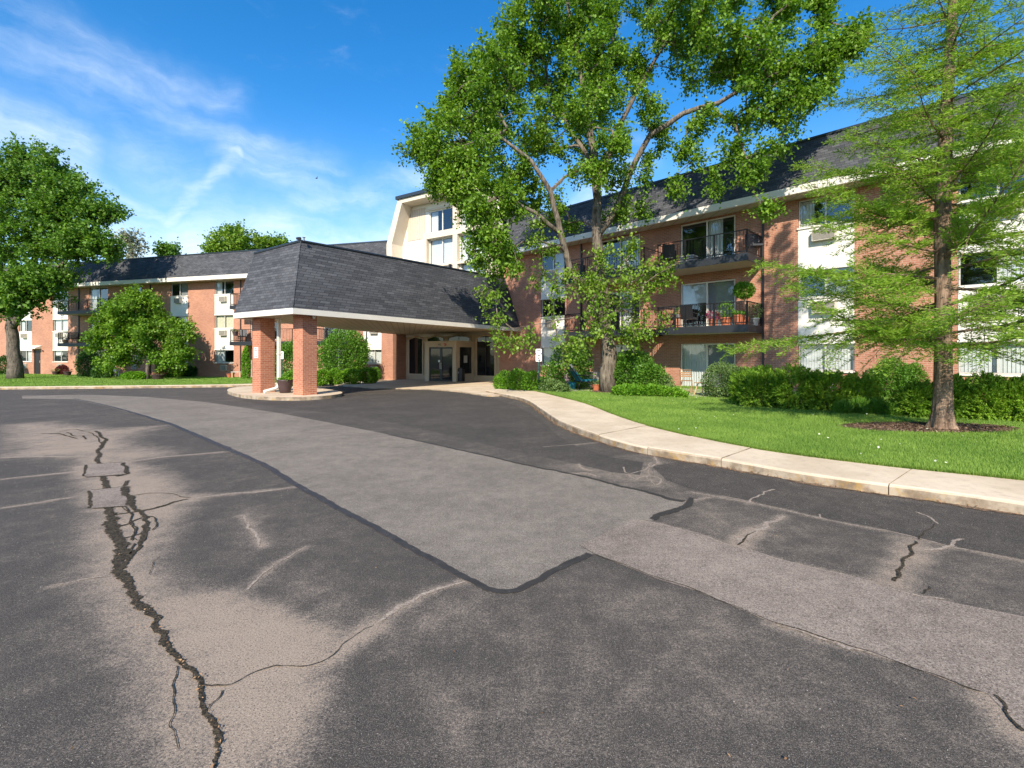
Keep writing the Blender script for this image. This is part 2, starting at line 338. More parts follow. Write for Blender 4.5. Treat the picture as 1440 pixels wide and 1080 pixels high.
def shrub(name, label, blobs, mat, n=6000, L=.07, W=None, group=None, cat='shrub', lump=.22, upb=.2, inner=.45, stems=True, asp=.55, base=None, parent=None, tilt=.7, tuft=0):
    """blobs: (x,y,z,rx,ry,rz) world ellipsoids; leaves fill an uneven shell, stems run up inside"""
    bx = np.mean([b[0] for b in blobs]); by = np.mean([b[1] for b in blobs]); B = np.array(base if base else (bx, by, g(bx, by)+.02))
    root = thing(name, label, cat, tuple(B), 0, group) if parent is None else parent
    vol = np.array([(b[3]*b[4]+b[4]*b[5]+b[3]*b[5]) for b in blobs]); vol = vol/vol.sum(); Cs = []; Ds = []
    for b, v in zip(blobs, vol):
        m = int(n*v); u = unit(rng.normal(0, 1, (m, 3))); k = 7
        ax = unit(rng.normal(0, 1, (k*3, 3))); lumpf = np.max(u@ax.T, axis=1); lumpf = (lumpf-.75)*4*lump
        if tuft:
            q = max(4, m//tuft); ti = rng.integers(0, q, m); tu = u[:q][ti]; tr_ = (1-.35*rng.random(q)**2+lumpf[:q])[ti]; td = unit(tu+rng.normal(0, .3, (q, 3))[ti]*.6+np.array([0, 0, upb])); le = rng.random((m, 1))
            P = np.array(b[:3])+tu*np.array(b[3:6])*tr_[:, None]+td*(le-.5)*.20+rng.normal(0, .04, (m, 3))*(1.2-le); lo = gv(P[:, 0], P[:, 1])+.03; ok = P[:, 2] > lo; Cs.append(P[ok]); Ds.append((td+rng.normal(0, .32, (m, 3)))[ok]); continue
        r = 1-inner*rng.random(m)**1.8+lumpf+rng.normal(0, .03, m)+np.where(rng.random(m) < .07, rng.random(m)*.18, 0); P = np.array(b[:3])+u*np.array(b[3:6])*r[:, None]
        lo = gv(P[:, 0], P[:, 1])+.03; ok = P[:, 2] > lo; Cs.append(P[ok]); Ds.append((u*1.0+rng.normal(0, .6, (m, 3))+np.array([0, 0, upb]))[ok])
    C = np.concatenate(Cs); D = np.concatenate(Ds); Ls = L*rng.uniform(.6, 1.4, len(C))
    np_mesh('foliage', leaf_verts(C-B, D, Ls, Ls*asp, tilt=tilt), 4, mat, root)
    if stems:
        for b in blobs:
            s = MB()
            for _ in range(5):
                q = unit(rng.normal(0, 1, (1, 3)))[0]*np.array(b[3:6])*.7+np.array(b[:3]); z0 = g(b[0], b[1])
                s.tube([(b[0]-B[0], b[1]-B[1], z0-B[2]-.02), tuple((q+np.array([b[0], b[1], z0]))*.5-B), tuple(q-B)], [.018, .012, .006], 5)
            s.build('stem', M['bark3'], root)
    return root
SUN = 4.4; SKY = .15; SAT = 1.36; EXPO = .74; CLOUDC = (4.7, 5.2, 5.7)
# ------------------------------------------------------------------ ground, roads
def Lz(x, y): return (x/1.929, 520+y/1.929)
def Rz(x, y): return (720+x/1.929, 520+y/1.929)
def LL(*p): return [G(*Lz(x, y))[:2] for x, y in p]
def RR(*p): return [G(*Rz(x, y))[:2] for x, y in p]
def PX(*p): return [G(x, y)[:2] for x, y in p]
def sheet(name, poly, dz, mat, step=1.0, skirt=0.0, noise=0.0):
    bm = bmesh.new(); vs = [bm.verts.new((p[0], p[1], 0)) for p in poly]; bm.faces.new(vs)
    xs = [p[0] for p in poly]; ys = [p[1] for p in poly]
    def cuts(lo, hi, ax):
        v = math.ceil(lo/step)*step
        while v < hi:
            co = (v, 0, 0) if ax == 0 else (0, v, 0); no = (1, 0, 0) if ax == 0 else (0, 1, 0)
            bmesh.ops.bisect_plane(bm, geom=bm.verts[:]+bm.edges[:]+bm.faces[:], plane_co=co, plane_no=no); v += step
    cuts(min(xs), max(xs), 0); cuts(min(ys), max(ys), 1)
    bmesh.ops.triangulate(bm, faces=[f for f in bm.faces if len(f.verts) > 4])
    if skirt:
        ed = [e for e in bm.edges if e.is_boundary]; r = bmesh.ops.extrude_edge_only(bm, edges=ed)
        low = [v for v in r['geom'] if isinstance(v, bmesh.types.BMVert)]; lows = set(low)
        for v in bm.verts: v.co.z = g(v.co.x, v.co.y)+dz-(skirt if v in lows else 0)
    else:
        for v in bm.verts: v.co.z = g(v.co.x, v.co.y)+dz
    bmesh.ops.recalc_face_normals(bm, faces=bm.faces[:])
    up = [f for f in bm.faces if abs(f.normal.z) > .5]
    if up and sum(f.normal.z for f in up) < 0: bmesh.ops.reverse_faces(bm, faces=bm.faces[:])
    me = bpy.data.meshes.new(name); bm.to_mesh(me); bm.free(); me.materials.append(mat)
    o = bpy.data.objects.new(name, me); col.objects.link(o); return struct(o)
def asphalt_mat(name, dark, mid, tan, attr=True, base=.5):
    m, nt, out = new_mat(name); N = NT(nt); o = N.obj()
    big = N.noise(o, .9, 6, .62); med = N.noise(o, 6, 5, .65); fine = N.noise(o, 75, 3, .7); vf = N.noise(o, 210, 2, .7)
    sx = N.sxyz(o); streak = N.noise(N.cxyz(N.m('MULTIPLY', N.m('ADD', N.m('MULTIPLY', sx[0], .8), N.m('MULTIPLY', sx[1], .6)), .5), N.m('MULTIPLY', N.m('SUBTRACT', N.m('MULTIPLY', sx[1], .8), N.m('MULTIPLY', sx[0], .6)), 3.0), 0.0), 1.0, 5, .65)
    if attr:
        at = N.n('ShaderNodeAttribute'); at.attribute_name = 'wear'; w = at.outputs['Fac']
    else: w = base
    w = N.m('ADD', w, N.m('MULTIPLY', N.m('SUBTRACT', big, .5), .85)); w = N.m('ADD', w, N.m('MULTIPLY', N.m('SUBTRACT', med, .5), .85))
    w = N.m('ADD', w, N.m('MULTIPLY', N.m('SUBTRACT', streak, .5), .35))
    gr2 = N.noise(o, 28, 4, .75); w = N.m('ADD', w, N.m('MULTIPLY', N.m('SUBTRACT', fine, .5), 1.5)); w = N.m('ADD', w, N.m('MULTIPLY', N.m('SUBTRACT', gr2, .5), .8)); w = N.sm(w, -.05, 1.0)
    c = N.ramp(w, [(0.0, dark), (.42, mid), (1.0, tan)])
    sp = N.sm(vf, .54, .64); c = N.mix(N.m('MULTIPLY', sp, .6), c, N.mix(.5, N.mix(1.0, c, (2.6, 2.5, 2.4), 'MULTIPLY'), (.5, .46, .42)))
    vd = N.sm(N.noise(o, 110, 3, .7), .34, .48); c = N.mix(N.m('MULTIPLY', N.m('SUBTRACT', 1.0, vd), .75), c, (.018, .017, .018))
    h = N.m('ADD', N.m('MULTIPLY', fine, .6), N.m('MULTIPLY', vf, .5))
    N.pr(out, c, .88, N.bump(h, .8, .006), spec=.25); return m
m_asph = asphalt_mat('asphalt_worn', (.056, .049, .041), (.140, .117, .094), (.325, .255, .19))
m_grey = asphalt_mat('asphalt_grey_patch', (.112, .096, .077), (.178, .152, .122), (.268, .230, .182), False, .5)
m_tan = asphalt_mat('asphalt_tan_strip', (.125, .098, .078), (.215, .172, .138), (.33, .27, .215), False, .5)
m_seal = asphalt_mat('sealcoat_dark', (.036, .0315, .027), (.062, .053, .044), (.15, .125, .098), False, .3)
m_band = plain('seam_tar', (.042, .037, .033), .55, var=.3, scale=12, bump=.004)
m_line = asphalt_mat('pale_crack_filling', (.16, .13, .11), (.26, .21, .18), (.36, .30, .26), False, .5)
m_crack = plain('crack_soil', (.045, .038, .028), .95, var=.5, scale=30, bump=.02)
def conc_mat():
    m, nt, out = new_mat('sidewalk_concrete'); N = NT(nt); o = N.obj(); s = N.sxyz(o)
    big = N.sm(N.noise(o, 1.1, 6, .6), .3, .7); fine = N.noise(o, 110, 3, .7); med = N.sm(N.noise(o, 9, 5, .7), .45, .8)
    c = N.mix(big, (.56, .445, .31), (.70, .575, .42)); c = N.mix(N.m('MULTIPLY', med, .5), c, (.36, .29, .20)); c = N.mix(N.m('MULTIPLY', N.sm(fine, .55, .7), .3), c, (.33, .28, .22))
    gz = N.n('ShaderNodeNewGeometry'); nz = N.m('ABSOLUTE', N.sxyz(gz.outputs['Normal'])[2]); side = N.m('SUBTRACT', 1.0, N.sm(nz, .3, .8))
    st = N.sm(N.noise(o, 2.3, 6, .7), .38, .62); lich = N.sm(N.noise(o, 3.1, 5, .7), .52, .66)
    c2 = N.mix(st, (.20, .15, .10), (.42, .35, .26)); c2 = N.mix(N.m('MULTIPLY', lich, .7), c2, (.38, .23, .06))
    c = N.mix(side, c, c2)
    N.pr(out, c, .9, N.bump(fine, .5, .004), spec=.25); return m
m_conc = conc_mat()
# wear painted on the asphalt as a mesh attribute: worn areas with a shape of their own
main = LL((260,165),(285,190),(270,220),(268,250),(272,290),(287,320),(300,375),(303,430),(322,460),(330,520),(345,560),(375,620),(402,670),(428,710),(455,750),(480,795),(512,810),(540,840),(545,868),(535,895),(560,930),(578,960),(600,1000),(590,1040),(578,1100))
mainw = [.07,.08,.09,.08,.08,.09,.10,.12,.115,.11,.10,.085,.07,.06,.05,.035,.03,.032,.03,.03,.026,.03,.035,.025,.02]
br = LL((540,850),(575,865),(605,870),(640,852),(700,822),(752,797),(800,808),(860,798),(900,775),(950,735),(1020,690))
br2 = LL((1020,690),(1100,640),(1200,590),(1280,570))
sec = LL((350,345),(362,372),(385,385),(400,430),(378,478),(352,500),(335,540))
jn = LL((300,395),(375,385),(430,375),(480,358),(520,350)); jn2 = LL((340,345),(400,336),(460,335),(490,345),(520,350)); jn3 = LL((520,350),(600,340),(700,330),(800,318))
tail = LL((480,800),(465,850),(470,900),(475,980),(495,1040)); loop = LL((605,870),(592,898),(560,925))
crk = [(main, mainw), (br, [.012,.014,.011,.009,.010,.012,.009,.010,.008,.008,.005]), (sec, [.07,.06,.06,.07,.05,.05,.05]), (jn, [.03,.05,.05,.04,.025]), (jn2, [.015]*5), (tail, [.008,.009,.007,.006,.004]), (loop, [.009]*3),
       (LL((310,430),(350,420),(388,400)), [.03]*3), (LL((315,470),(350,455),(395,440)), [.02]*3), (LL((345,300),(330,318),(352,370)), [.06,.05,.05]),
       (LL((275,262),(330,252),(345,288),(300,290)), [.04]*4), (LL((232,262),(228,290)), [.03]*2), (LL((245,330),(250,376),(300,378)), [.025]*3),
       (LL((232,258),(335,252)), [.015]*2), (LL((228,290),(342,286)), [.015]*2), (LL((243,328),(335,318)), [.015]*2),
       (LL((180,170),(205,182),(225,178),(232,190)), [.05,.03,.04,.03]), (LL((100,175),(150,172),(215,188)), [.04,.05,.03]),
       (RR((1033,578),(1040,560),(1048,540),(1062,522),(1078,500),(1092,480),(1096,462)), [.03,.035,.03,.03,.035,.03,.015]),
       (RR((1098,462),(1125,440),(1155,420)), [.014]*3), (RR((612,478),(635,455),(660,437)), [.022,.02,.01]), (RR((1300,880),(1330,915),(1360,950),(1400,990)), [.016,.02,.016,.02]),
       (RR((220,500),(300,530),(400,568),(500,600),(620,650),(700,685),(820,720),(950,765),(1080,805),(1180,845),(1290,880)), [.008,.009,.008,.009,.007,.009,.012,.008,.007,.009,.012]),
       (RR((1110,610),(1125,600),(1120,585)), [.015]*3), (LL((400,560),(410,520),(440,505)), [.006]*3),
       (LL((330,370),(365,420),(372,470)), [.012]*3), (LL((360,490),(350,505),(375,470)), [.02]*3), (RR((590,268),(570,262),(555,258)), [.02,.015,.01])]
pale = [(br2, [.03,.04,.03,.02]), (jn3, [.03,.045,.04,.03]), (LL((0,238),(120,236),(240,235)), [.07,.08,.06]), (LL((0,298),(120,285),(230,275)), [.06,.06,.05]), (LL((330,252),(450,236),(620,222)), [.04,.06,.04]),
        (LL((300,160),(460,152)), [.05,.05]), (LL((0,376),(120,358),(200,345)), [.03]*3), (LL((130,590),(220,572),(300,555)), [.012,.014,.012]), (LL((670,600),(700,565),(740,530)), [.015,.02,.012]), (LL((740,530),(830,480)), [.01,.01]),
        (LL((655,395),(680,420),(690,445),(712,480)), [.03,.03,.03,.02]),
        (RR((480,330),(560,345),(640,360),(760,385),(840,405),(1000,435),(1100,455),(1180,480),(1290,500),(1400,522)), [.02]*10), (RR((640,362),(660,345),(720,325)), [.025]*3), (RR((835,404),(840,392)), [.02]*2),
        (RR((612,478),(650,440),(740,395)), [.06,.06,.04]), (RR((1105,485),(1150,492),(1190,480),(1210,460),(1240,462)), [.03]*5), (RR((1020,590),(1100,612),(1180,625)), [.02]*3),
        (RR((470,360),(540,345),(600,345),(650,360)), [.015]*4), (RR((300,262),(310,285),(370,270),(380,250)), [.02]*4), (RR((330,300),(370,285),(410,300),(390,315)), [.018]*4), (RR((310,285),(340,300),(420,305)), [.016]*3), (RR((370,268),(365,290),(390,315)), [.016]*3), (RR((150,285),(200,280),(230,290)), [.03]*3), (RR((180,255),(195,270),(220,275)), [.03]*3), (RR((330,405),(470,435),(610,480),(740,520),(880,550),(1020,590)), [.012]*6), (RR((80,210),(150,205),(230,198)), [.02]*3),
        (RR((380,230),(400,255),(370,265)), [.03]*3), (RR((1090,385),(1130,400),(1155,420)), [.025]*3), (RR((700,690),(760,705),(820,722),(870,740),(920,752),(1000,775)), [.006,.015,.03,.035,.025,.01])]
wp = [(LL((355,600),(500,590),(640,600),(760,650),(900,690),(960,730),(880,790),(900,880),(850,960),(840,1100),(520,1100),(470,1000),(470,830),(400,720)), .22, .9),
      (LL((0,150),(150,140),(300,160),(450,150),(335,190),(480,225),(340,262),(230,240),(0,240)), .6, .75),
      (LL((205,262),(340,240),(480,285),(505,340),(540,355),(430,470),(395,560),(320,560),(285,450),(235,400)), .35, .85),
      (LL((960,720),(1280,575),(1389,612),(1389,690),(1150,760),(1040,800)), .3, .42),
      (LL((1080,720),(1160,780),(1290,950),(1290,1080),(1230,1080),(1120,880)), .2, .45),
      (LL((700,560),(860,540),(1000,640),(940,700),(820,640)), .3, .35), (LL((620,370),(700,370),(730,480),(660,470)), .3, .5),
      (LL((120,690),(200,700),(400,880),(440,1080),(330,1080),(250,900)), .18, .40), (LL((130,380),(200,350),(290,470),(300,560),(200,560)), .5, .35),
      (RR((480,350),(640,370),(1000,445),(1389,530),(1389,670),(1100,610),(740,520),(400,415)), .4, .33), (RR((590,480),(650,430),(760,395),(700,440),(640,500)), .15, .75), (RR((980,560),(1060,480),(1130,440),(1140,470),(1100,560),(1060,600)), .18, .7),
      (RR((0,640),(1389,1000),(1389,1080),(0,1080)), 1.2, .42), (RR((240,540),(520,620),(700,720),(500,800),(200,650)), .4, .42), (RR((560,860),(620,860),(640,900),(580,900)), .05, .5),
      (RR((140,255),(380,235),(440,300),(470,345),(300,310)), .8, .6), (PX((300,556),(320,552),(520,560),(640,600),(600,590),(400,572)), 2.0, .18)]
def seg_d(X, Y, pts):
    D = np.full(X.shape, 1e9); 
    for (ax, ay), (bx, by) in zip(pts[:-1], pts[1:]):
        vx, vy = bx-ax, by-ay; L2 = vx*vx+vy*vy+1e-9; t = np.clip(((X-ax)*vx+(Y-ay)*vy)/L2, 0, 1); D = np.minimum(D, np.hypot(X-ax-t*vx, Y-ay-t*vy))
    return D
def inside(X, Y, poly):
    c = np.zeros(X.shape, bool); n = len(poly)
    for i in range(n):
        ax, ay = poly[i]; bx, by = poly[(i+1) % n]
        if ay == by: continue
        k = ((ay > Y) != (by > Y)) & (X < (bx-ax)*(Y-ay)/(by-ay)+ax); c ^= k
    return c
def axis(pts):
    out = []
    for (a, b, s) in pts: out += list(np.arange(a, b-1e-6, s))
    return np.array(out+[pts[-1][1]])
gx = axis([(-60, -30, 2), (-30, -14, .5), (-14, -6, .12), (-6, 7, .045), (7, 12, .12), (12, 26, 1)])
gy = axis([(-25, 1, 1), (1, 5, .04), (5, 9, .06), (9, 16, .15), (16, 34, .6), (34, 46, 2)])
XX, YY = np.meshgrid(gx, gy); wear = np.full(XX.shape, .10)
for poly, soft, st in wp:
    d = seg_d(XX, YY, poly+[poly[0]]); s = np.where(inside(XX, YY, poly), d, -d); a = np.clip(s/soft*.5+.5, 0, 1); wear = np.maximum(wear, st*a*a*(3-2*a))
for pts, ws in crk[:12]+crk[18:22]:
    d = seg_d(XX, YY, pts); k = .10+3.0*float(np.mean(ws)); wear = np.maximum(wear, .78*np.exp(-(d/k)**2))
for pts, ws in pale:
    d = seg_d(XX, YY, pts); k = .04+.9*float(np.mean(ws)); wear = np.maximum(wear, .6*np.exp(-(d/k)**2))
ny, nx = XX.shape; co = np.stack([XX, YY, gv(XX, YY)], -1).reshape(-1, 3)
ii = np.arange(nx*ny).reshape(ny, nx); q = np.stack([ii[:-1, :-1], ii[:-1, 1:], ii[1:, 1:], ii[1:, :-1]], -1).reshape(-1, 4)
me = bpy.data.meshes.new('parking_lot'); me.vertices.add(len(co)); me.vertices.foreach_set('co', co.ravel().astype(np.float32)); me.loops.add(q.size); me.loops.foreach_set('vertex_index', q.ravel().astype(np.int32))
me.polygons.add(len(q)); me.polygons.foreach_set('loop_start', np.arange(0, q.size, 4, dtype=np.int32)); me.polygons.foreach_set('loop_total', np.full(len(q), 4, np.int32)); me.update(calc_edges=True)
at = me.attributes.new('wear', 'FLOAT', 'POINT'); at.data.foreach_set('value', wear.ravel().astype(np.float32)); me.materials.append(m_asph)
lot = bpy.data.objects.new('parking_lot', me); col.objects.link(lot); struct(lot)
# far ground
def far_ground():
    m, nt, out = new_mat('far_ground'); N = NT(nt); o = N.obj(); n = N.sm(N.noise(o, .2, 6, .6), .35, .65); N.pr(out, N.mix(n, (.06, .12, .03), (.12, .13, .06)), .95)
    b = MB(); s = 900; xs = [-s, -60, 26, s]; ys = [-s, -25, 46, s]
    def z(x, y): return -.42 if (abs(x) > 61 or y > 45 or y < -26) else -.42
    for i in range(3):
        for j in range(3): b.quad(*[(x, y, -.45) for x, y in ((xs[i], ys[j]), (xs[i+1], ys[j]), (xs[i+1], ys[j+1]), (xs[i], ys[j+1]))])
    struct(b.build('ground', m))
far_ground()
seam = LL((200,78),(300,100),(390,125),(470,150),(550,184),(620,215),(720,260),(800,310),(900,365),(1000,420),(1100,475),(1200,530),(1290,580),(1340,603),(1389,607))+RR((50,582),(110,548),(165,520),(222,500))
greyp = LL((60,78),(200,80),(300,102),(390,127),(470,152),(620,217),(720,262),(800,312),(900,367),(1000,422),(1100,477),(1200,532),(1290,582),(1350,605))+RR((0,607),(50,582),(110,548),(165,520),(222,500),(182,476),(330,406),(380,410),(440,385),(472,360),(350,330),(200,290),(0,252))+LL((1389,250),(1200,208),(1050,175),(900,145),(760,118),(560,88),(400,74),(250,68),(60,70))
greyp = [p for p in greyp]
sheet('asphalt_patch', greyp, .0015, m_grey, 1.0)
tanp = RR((184,476),(330,406),(400,415),(470,435),(610,480),(740,520),(880,550),(1020,590),(1110,615),(1389,670),(1600,720),(1800,1100),(1389,980),(1290,880),(1180,845),(1080,805),(950,765),(820,720),(700,685),(620,650),(500,600),(400,570),(300,530),(224,499))
sheet('asphalt_strip', tanp, .0026, m_tan, 1.0)
# darker sealed lane between the grey patch and the kerb
seal = PX((600,548),(684,556),(724,570),(760,590),(783,612),(812,628),(860,643),(905,650),(900,668),(860,664),(800,650),(720,634),(640,614),(560,596),(500,585),(440,578),(390,573),(330,562),(400,556),(500,552))
sheet('asphalt_lane', seal, .0008, m_seal, 1.0)
seal2 = RR((380,262),(450,250),(590,278),(780,315),(1000,348),(1200,375),(1500,420),(1560,520),(1389,515),(1180,475),(1000,430),(840,400),(760,380),(640,355),(480,322),(420,300))
sheet('asphalt_lane', seal2, .0012, m_seal, 1.0)
def fract(n, step, lens=(.25, .09, .035)):
    out = np.zeros(n)
    for L, am in zip(lens, (1.0, .55, .32)):
        k = max(2, int(n*step/L)+3); kx = np.linspace(0, n-1, k); out += am*np.interp(np.arange(n), kx, rng.normal(0, 1, k))
    return out/1.35
def ribbon(mb, pts, ws, dz, jag=.35, step=None, wv=.5):
    P = []; W = []
    for i in range(len(pts)-1):
        a = np.array(pts[i]); b = np.array(pts[i+1]); L = np.linalg.norm(b-a); dist = max(1.5, np.hypot(*a)); st = step or .006*dist; m = max(2, int(L/st))
        for k in range(m): t = k/m; P.append(a*(1-t)+b*t); W.append(ws[i]*(1-t)+ws[i+1]*t)
    P.append(np.array(pts[-1])); W.append(ws[-1]*.4); P = np.array(P); W = np.array(W); n = len(P)
    ks = max(1, min(n//8, 4)); Ps = P.copy()
    for c in (0, 1): Ps[:, c] = np.convolve(np.pad(P[:, c], ks, mode='edge'), np.ones(2*ks+1)/(2*ks+1), 'valid')
    P = Ps; T = np.gradient(P, axis=0); T = T/np.maximum(1e-9, np.linalg.norm(T, axis=1, keepdims=True)); Nn = np.stack([-T[:, 1], T[:, 0]], 1)
    st = float(np.mean(np.linalg.norm(np.diff(P, axis=0), axis=1))); wide = float(np.mean(W))
    off = fract(n, st)*(np.minimum(W*wv, .025)+.010*(wv > .2)*np.clip(wide*-20+1.3, .3, 1)); P = P+Nn*off[:, None]
    ls = (.30, .08, .03); k = 1.0 if wv < .3 else 1.55; wl = W*.5*k*(1+jag*.6*fract(n, st, ls)); wr = W*.5*k*(1+jag*.6*fract(n, st, ls)); wl = np.maximum(wl, W*.25); wr = np.maximum(wr, W*.25)
    A = P+Nn*wl[:, None]; B = P-Nn*wr[:, None]; vs = []
    for i in range(n): vs += [(A[i, 0], A[i, 1], g(*A[i])+dz), (P[i, 0], P[i, 1], g(*P[i])+dz), (B[i, 0], B[i, 1], g(*B[i])+dz)]
    mb.add(vs, [(3*i+j, 3*i+1+j, 3*i+4+j, 3*i+3+j) for i in range(n-1) for j in (0, 1)])
def ragged(o, k=1.0):                     # side distance 0 mid .. 1 edge, read by the ragged-edge material
    n = len(o.data.vertices); e = np.ones(n, np.float32); e[1::3] = 0; at = o.data.attributes.new('side', 'FLOAT', 'POINT'); at.data.foreach_set('value', e); return o
def rag_mat(name, c1, c2, lo, fine=38):
    m, nt, out = new_mat(name); N = NT(nt); o = N.obj(); a = N.n('ShaderNodeAttribute'); a.attribute_name = 'side'
    nn = N.m('ADD', N.m('MULTIPLY', N.noise(o, fine*.5, 4, .7), .6), N.m('MULTIPLY', N.noise(o, fine*2.2, 3, .7), .4))
    v = N.m('ADD', a.outputs['Fac'], N.m('MULTIPLY', N.m('SUBTRACT', nn, .5), 3.2)); keep = N.m('SUBTRACT', 1.0, N.sm(v, lo-.05, lo+.06))
    f = N.noise(o, 60, 3, .7); b = N.pr(None, N.mix(N.sm(f, .35, .65), c1, c2), .95, N.bump(f, .8, .012), spec=.15)
    t = N.n('ShaderNodeBsdfTransparent'); mx = N.n('ShaderNodeMixShader'); nt.links.new(keep, mx.inputs[0]); nt.links.new(t.outputs[0], mx.inputs[1]); nt.links.new(b.outputs[0], mx.inputs[2]); nt.links.new(mx.outputs[0], out.inputs[0]); return m
m_crack = rag_mat('crack_soil', (.020, .017, .013), (.085, .068, .045), .70); m_line = rag_mat('pale_crack_filling', (.22, .175, .14), (.42, .35, .28), .72)
m_gut = rag_mat('gutter_soil', (.10, .07, .045), (.28, .19, .12), .5, 30)
mb = MB()
for i, (pts, ws) in enumerate(pale): ribbon(mb, pts, [w*.8 for w in ws], .0034+i*.00004, .4, None, .45)
ragged(struct(mb.build('pale_crack_lines', m_line)))
mb = MB(); ribbon(mb, seam, [.06,.07,.08,.09,.09,.09,.085,.08,.075,.07,.065,.06,.055,.055,.055,.06,.06,.065,.06], .0050, .10, None, .12)
ribbon(mb, RR((380,410),(410,396),(445,384),(475,365),(490,345)), [.045,.05,.05,.045,.03], .0053, .25, None)
ribbon(mb, RR((475,360),(350,330),(200,290),(0,252))+LL((1389,250),(1200,208),(1050,175)), [.05,.035,.03,.03,.03,.03,.02], .0056, .3, None, .3)
struct(mb.build('tar_seams', m_band))
mb = MB()
for i, (pts, ws) in enumerate(crk): ribbon(mb, pts, [w*.62 for w in ws], .0060+i*.00005, .42, None, .30)
ragged(struct(mb.build('asphalt_cracks', m_crack)))
for sq in (((232,258),(335,252),(342,285),(228,292)), ((243,328),(335,318),(350,370),(247,377))):
    sheet('asphalt_patch', LL(*sq), .0075, m_tan, 1.0)
mb = MB()
for i, (sq, ws) in enumerate(((((232,258),(335,252)), .02), (((335,252),(342,285)), .05), (((342,285),(228,292)), .025), (((228,292),(232,258)), .035), (((243,328),(335,318)), .018), (((335,318),(350,370)), .07), (((350,370),(247,377)), .03), (((247,377),(243,328)), .035), (((385,400),(420,398),(430,420),(408,440)), .014), (((340,372),(365,395),(345,420),(372,440),(350,470)), .016), (((305,545),(318,552),(335,548)), .02), (((150,172),(205,160),(232,168)), .02), (((232,168),(262,178),(280,210)), .02))):
    ribbon(mb, LL(*sq), [ws*.8]*len(sq), .0080+i*.00005, .4, None, .3)
ragged(struct(mb.build('asphalt_cracks', m_crack)))
# dry leaf bits lying in the big crack and along the kerb
Pm = np.array(main); C = []; 
for _ in range(70):
    i = rng.integers(4, len(Pm)-1); t = rng.random(); p = Pm[i]*(1-t)+Pm[min(i+1, len(Pm)-1)]*t+rng.normal(0, mainw[i]*.35, 2); C.append((p[0], p[1], .018))
C += [(*G(rng.uniform(0, 1440), rng.uniform(620, 1080))[:2], .02) for _ in range(30)]
C = np.array(C); D = rng.normal(0, 1, (len(C), 3)); D[:, 2] *= .25; Ls = rng.uniform(.008, .022, len(C))
m_lit = leaf_mat('dry_leaf', (.25, .12, .05), (.50, .33, .18), .1)
lit = np_mesh('leaf_litter', leaf_verts(C, D, Ls, Ls*.45, tilt=.5), 4, m_lit); lit['kind'] = 'stuff'; lit['label'] = 'dry tan leaf bits lying in the wide crack'; lit['category'] = 'leaf litter'
# loose grit on the paving near the viewer
n = 9000; yy = rng.uniform(1.6, 8, n)**1.0; xx = rng.uniform(-1.15, 1.15, n)*yy; C = np.c_[xx, yy, gv(xx, yy)+.0115]; D = rng.normal(0, 1, (n, 3)); D[:, 2] *= .2; Ls = rng.uniform(.003, .0065, n)*np.clip(yy/4, .8, 1.5)
m_grit = plain('pale_grit', (.42, .38, .33), .9, var=.4, scale=40)
lit = np_mesh('grit', leaf_verts(C, D, Ls, Ls*.8, tilt=.3), 4, m_grit); lit['kind'] = 'stuff'; lit['label'] = 'fine pale grit scattered on the worn asphalt'; lit['category'] = 'grit'
# --- sidewalk with kerb
outer = PX((1560,748),(1440,724))+RR((1200,365),(1000,338),(780,305),(590,268),(450,245),(330,225),(220,190),(130,155),(90,125))+PX((742,566),(717,560),(683,553))
inner = [G(x, y, .12)[:2] for x, y in ((1560,690),(1440,676),(1260,658),(1078,635),(980,616),(886,593),(824,567),(790,559),(768,553.5),(745,548.5),(722,547),(700,547))]
def resamp(P, n):
    P = np.array(P); d = np.r_[0, np.cumsum(np.linalg.norm(np.diff(P, axis=0), axis=1))]; t = np.linspace(0, d[-1], n); return np.stack([np.interp(t, d, P[:, 0]), np.interp(t, d, P[:, 1])], 1)
def chaikin(P, it=2):
    P = [tuple(p) for p in P]
    for _ in range(it):
        Q = [P[0]]
        for a, b in zip(P[:-1], P[1:]): Q += [(a[0]*.75+b[0]*.25, a[1]*.75+b[1]*.25), (a[0]*.25+b[0]*.75, a[1]*.25+b[1]*.75)]
        P = Q+[P[-1]]
    return P
OU = resamp(chaikin(outer), 121); IN = resamp(chaikin(inner), 121)
jointsj = [0]
tgt = [G(1245, 690)[:2], G(1025, 652)[:2], G(905, 640)[:2], G(846, 621)[:2], G(800, 600)[:2], G(765, 580)[:2]]
for t in tgt: jointsj.append(int(np.argmin(np.hypot(OU[:, 0]-t[0], OU[:, 1]-t[1]))))
jointsj = sorted(set(jointsj+[120])); mb = MB(); r3 = .02
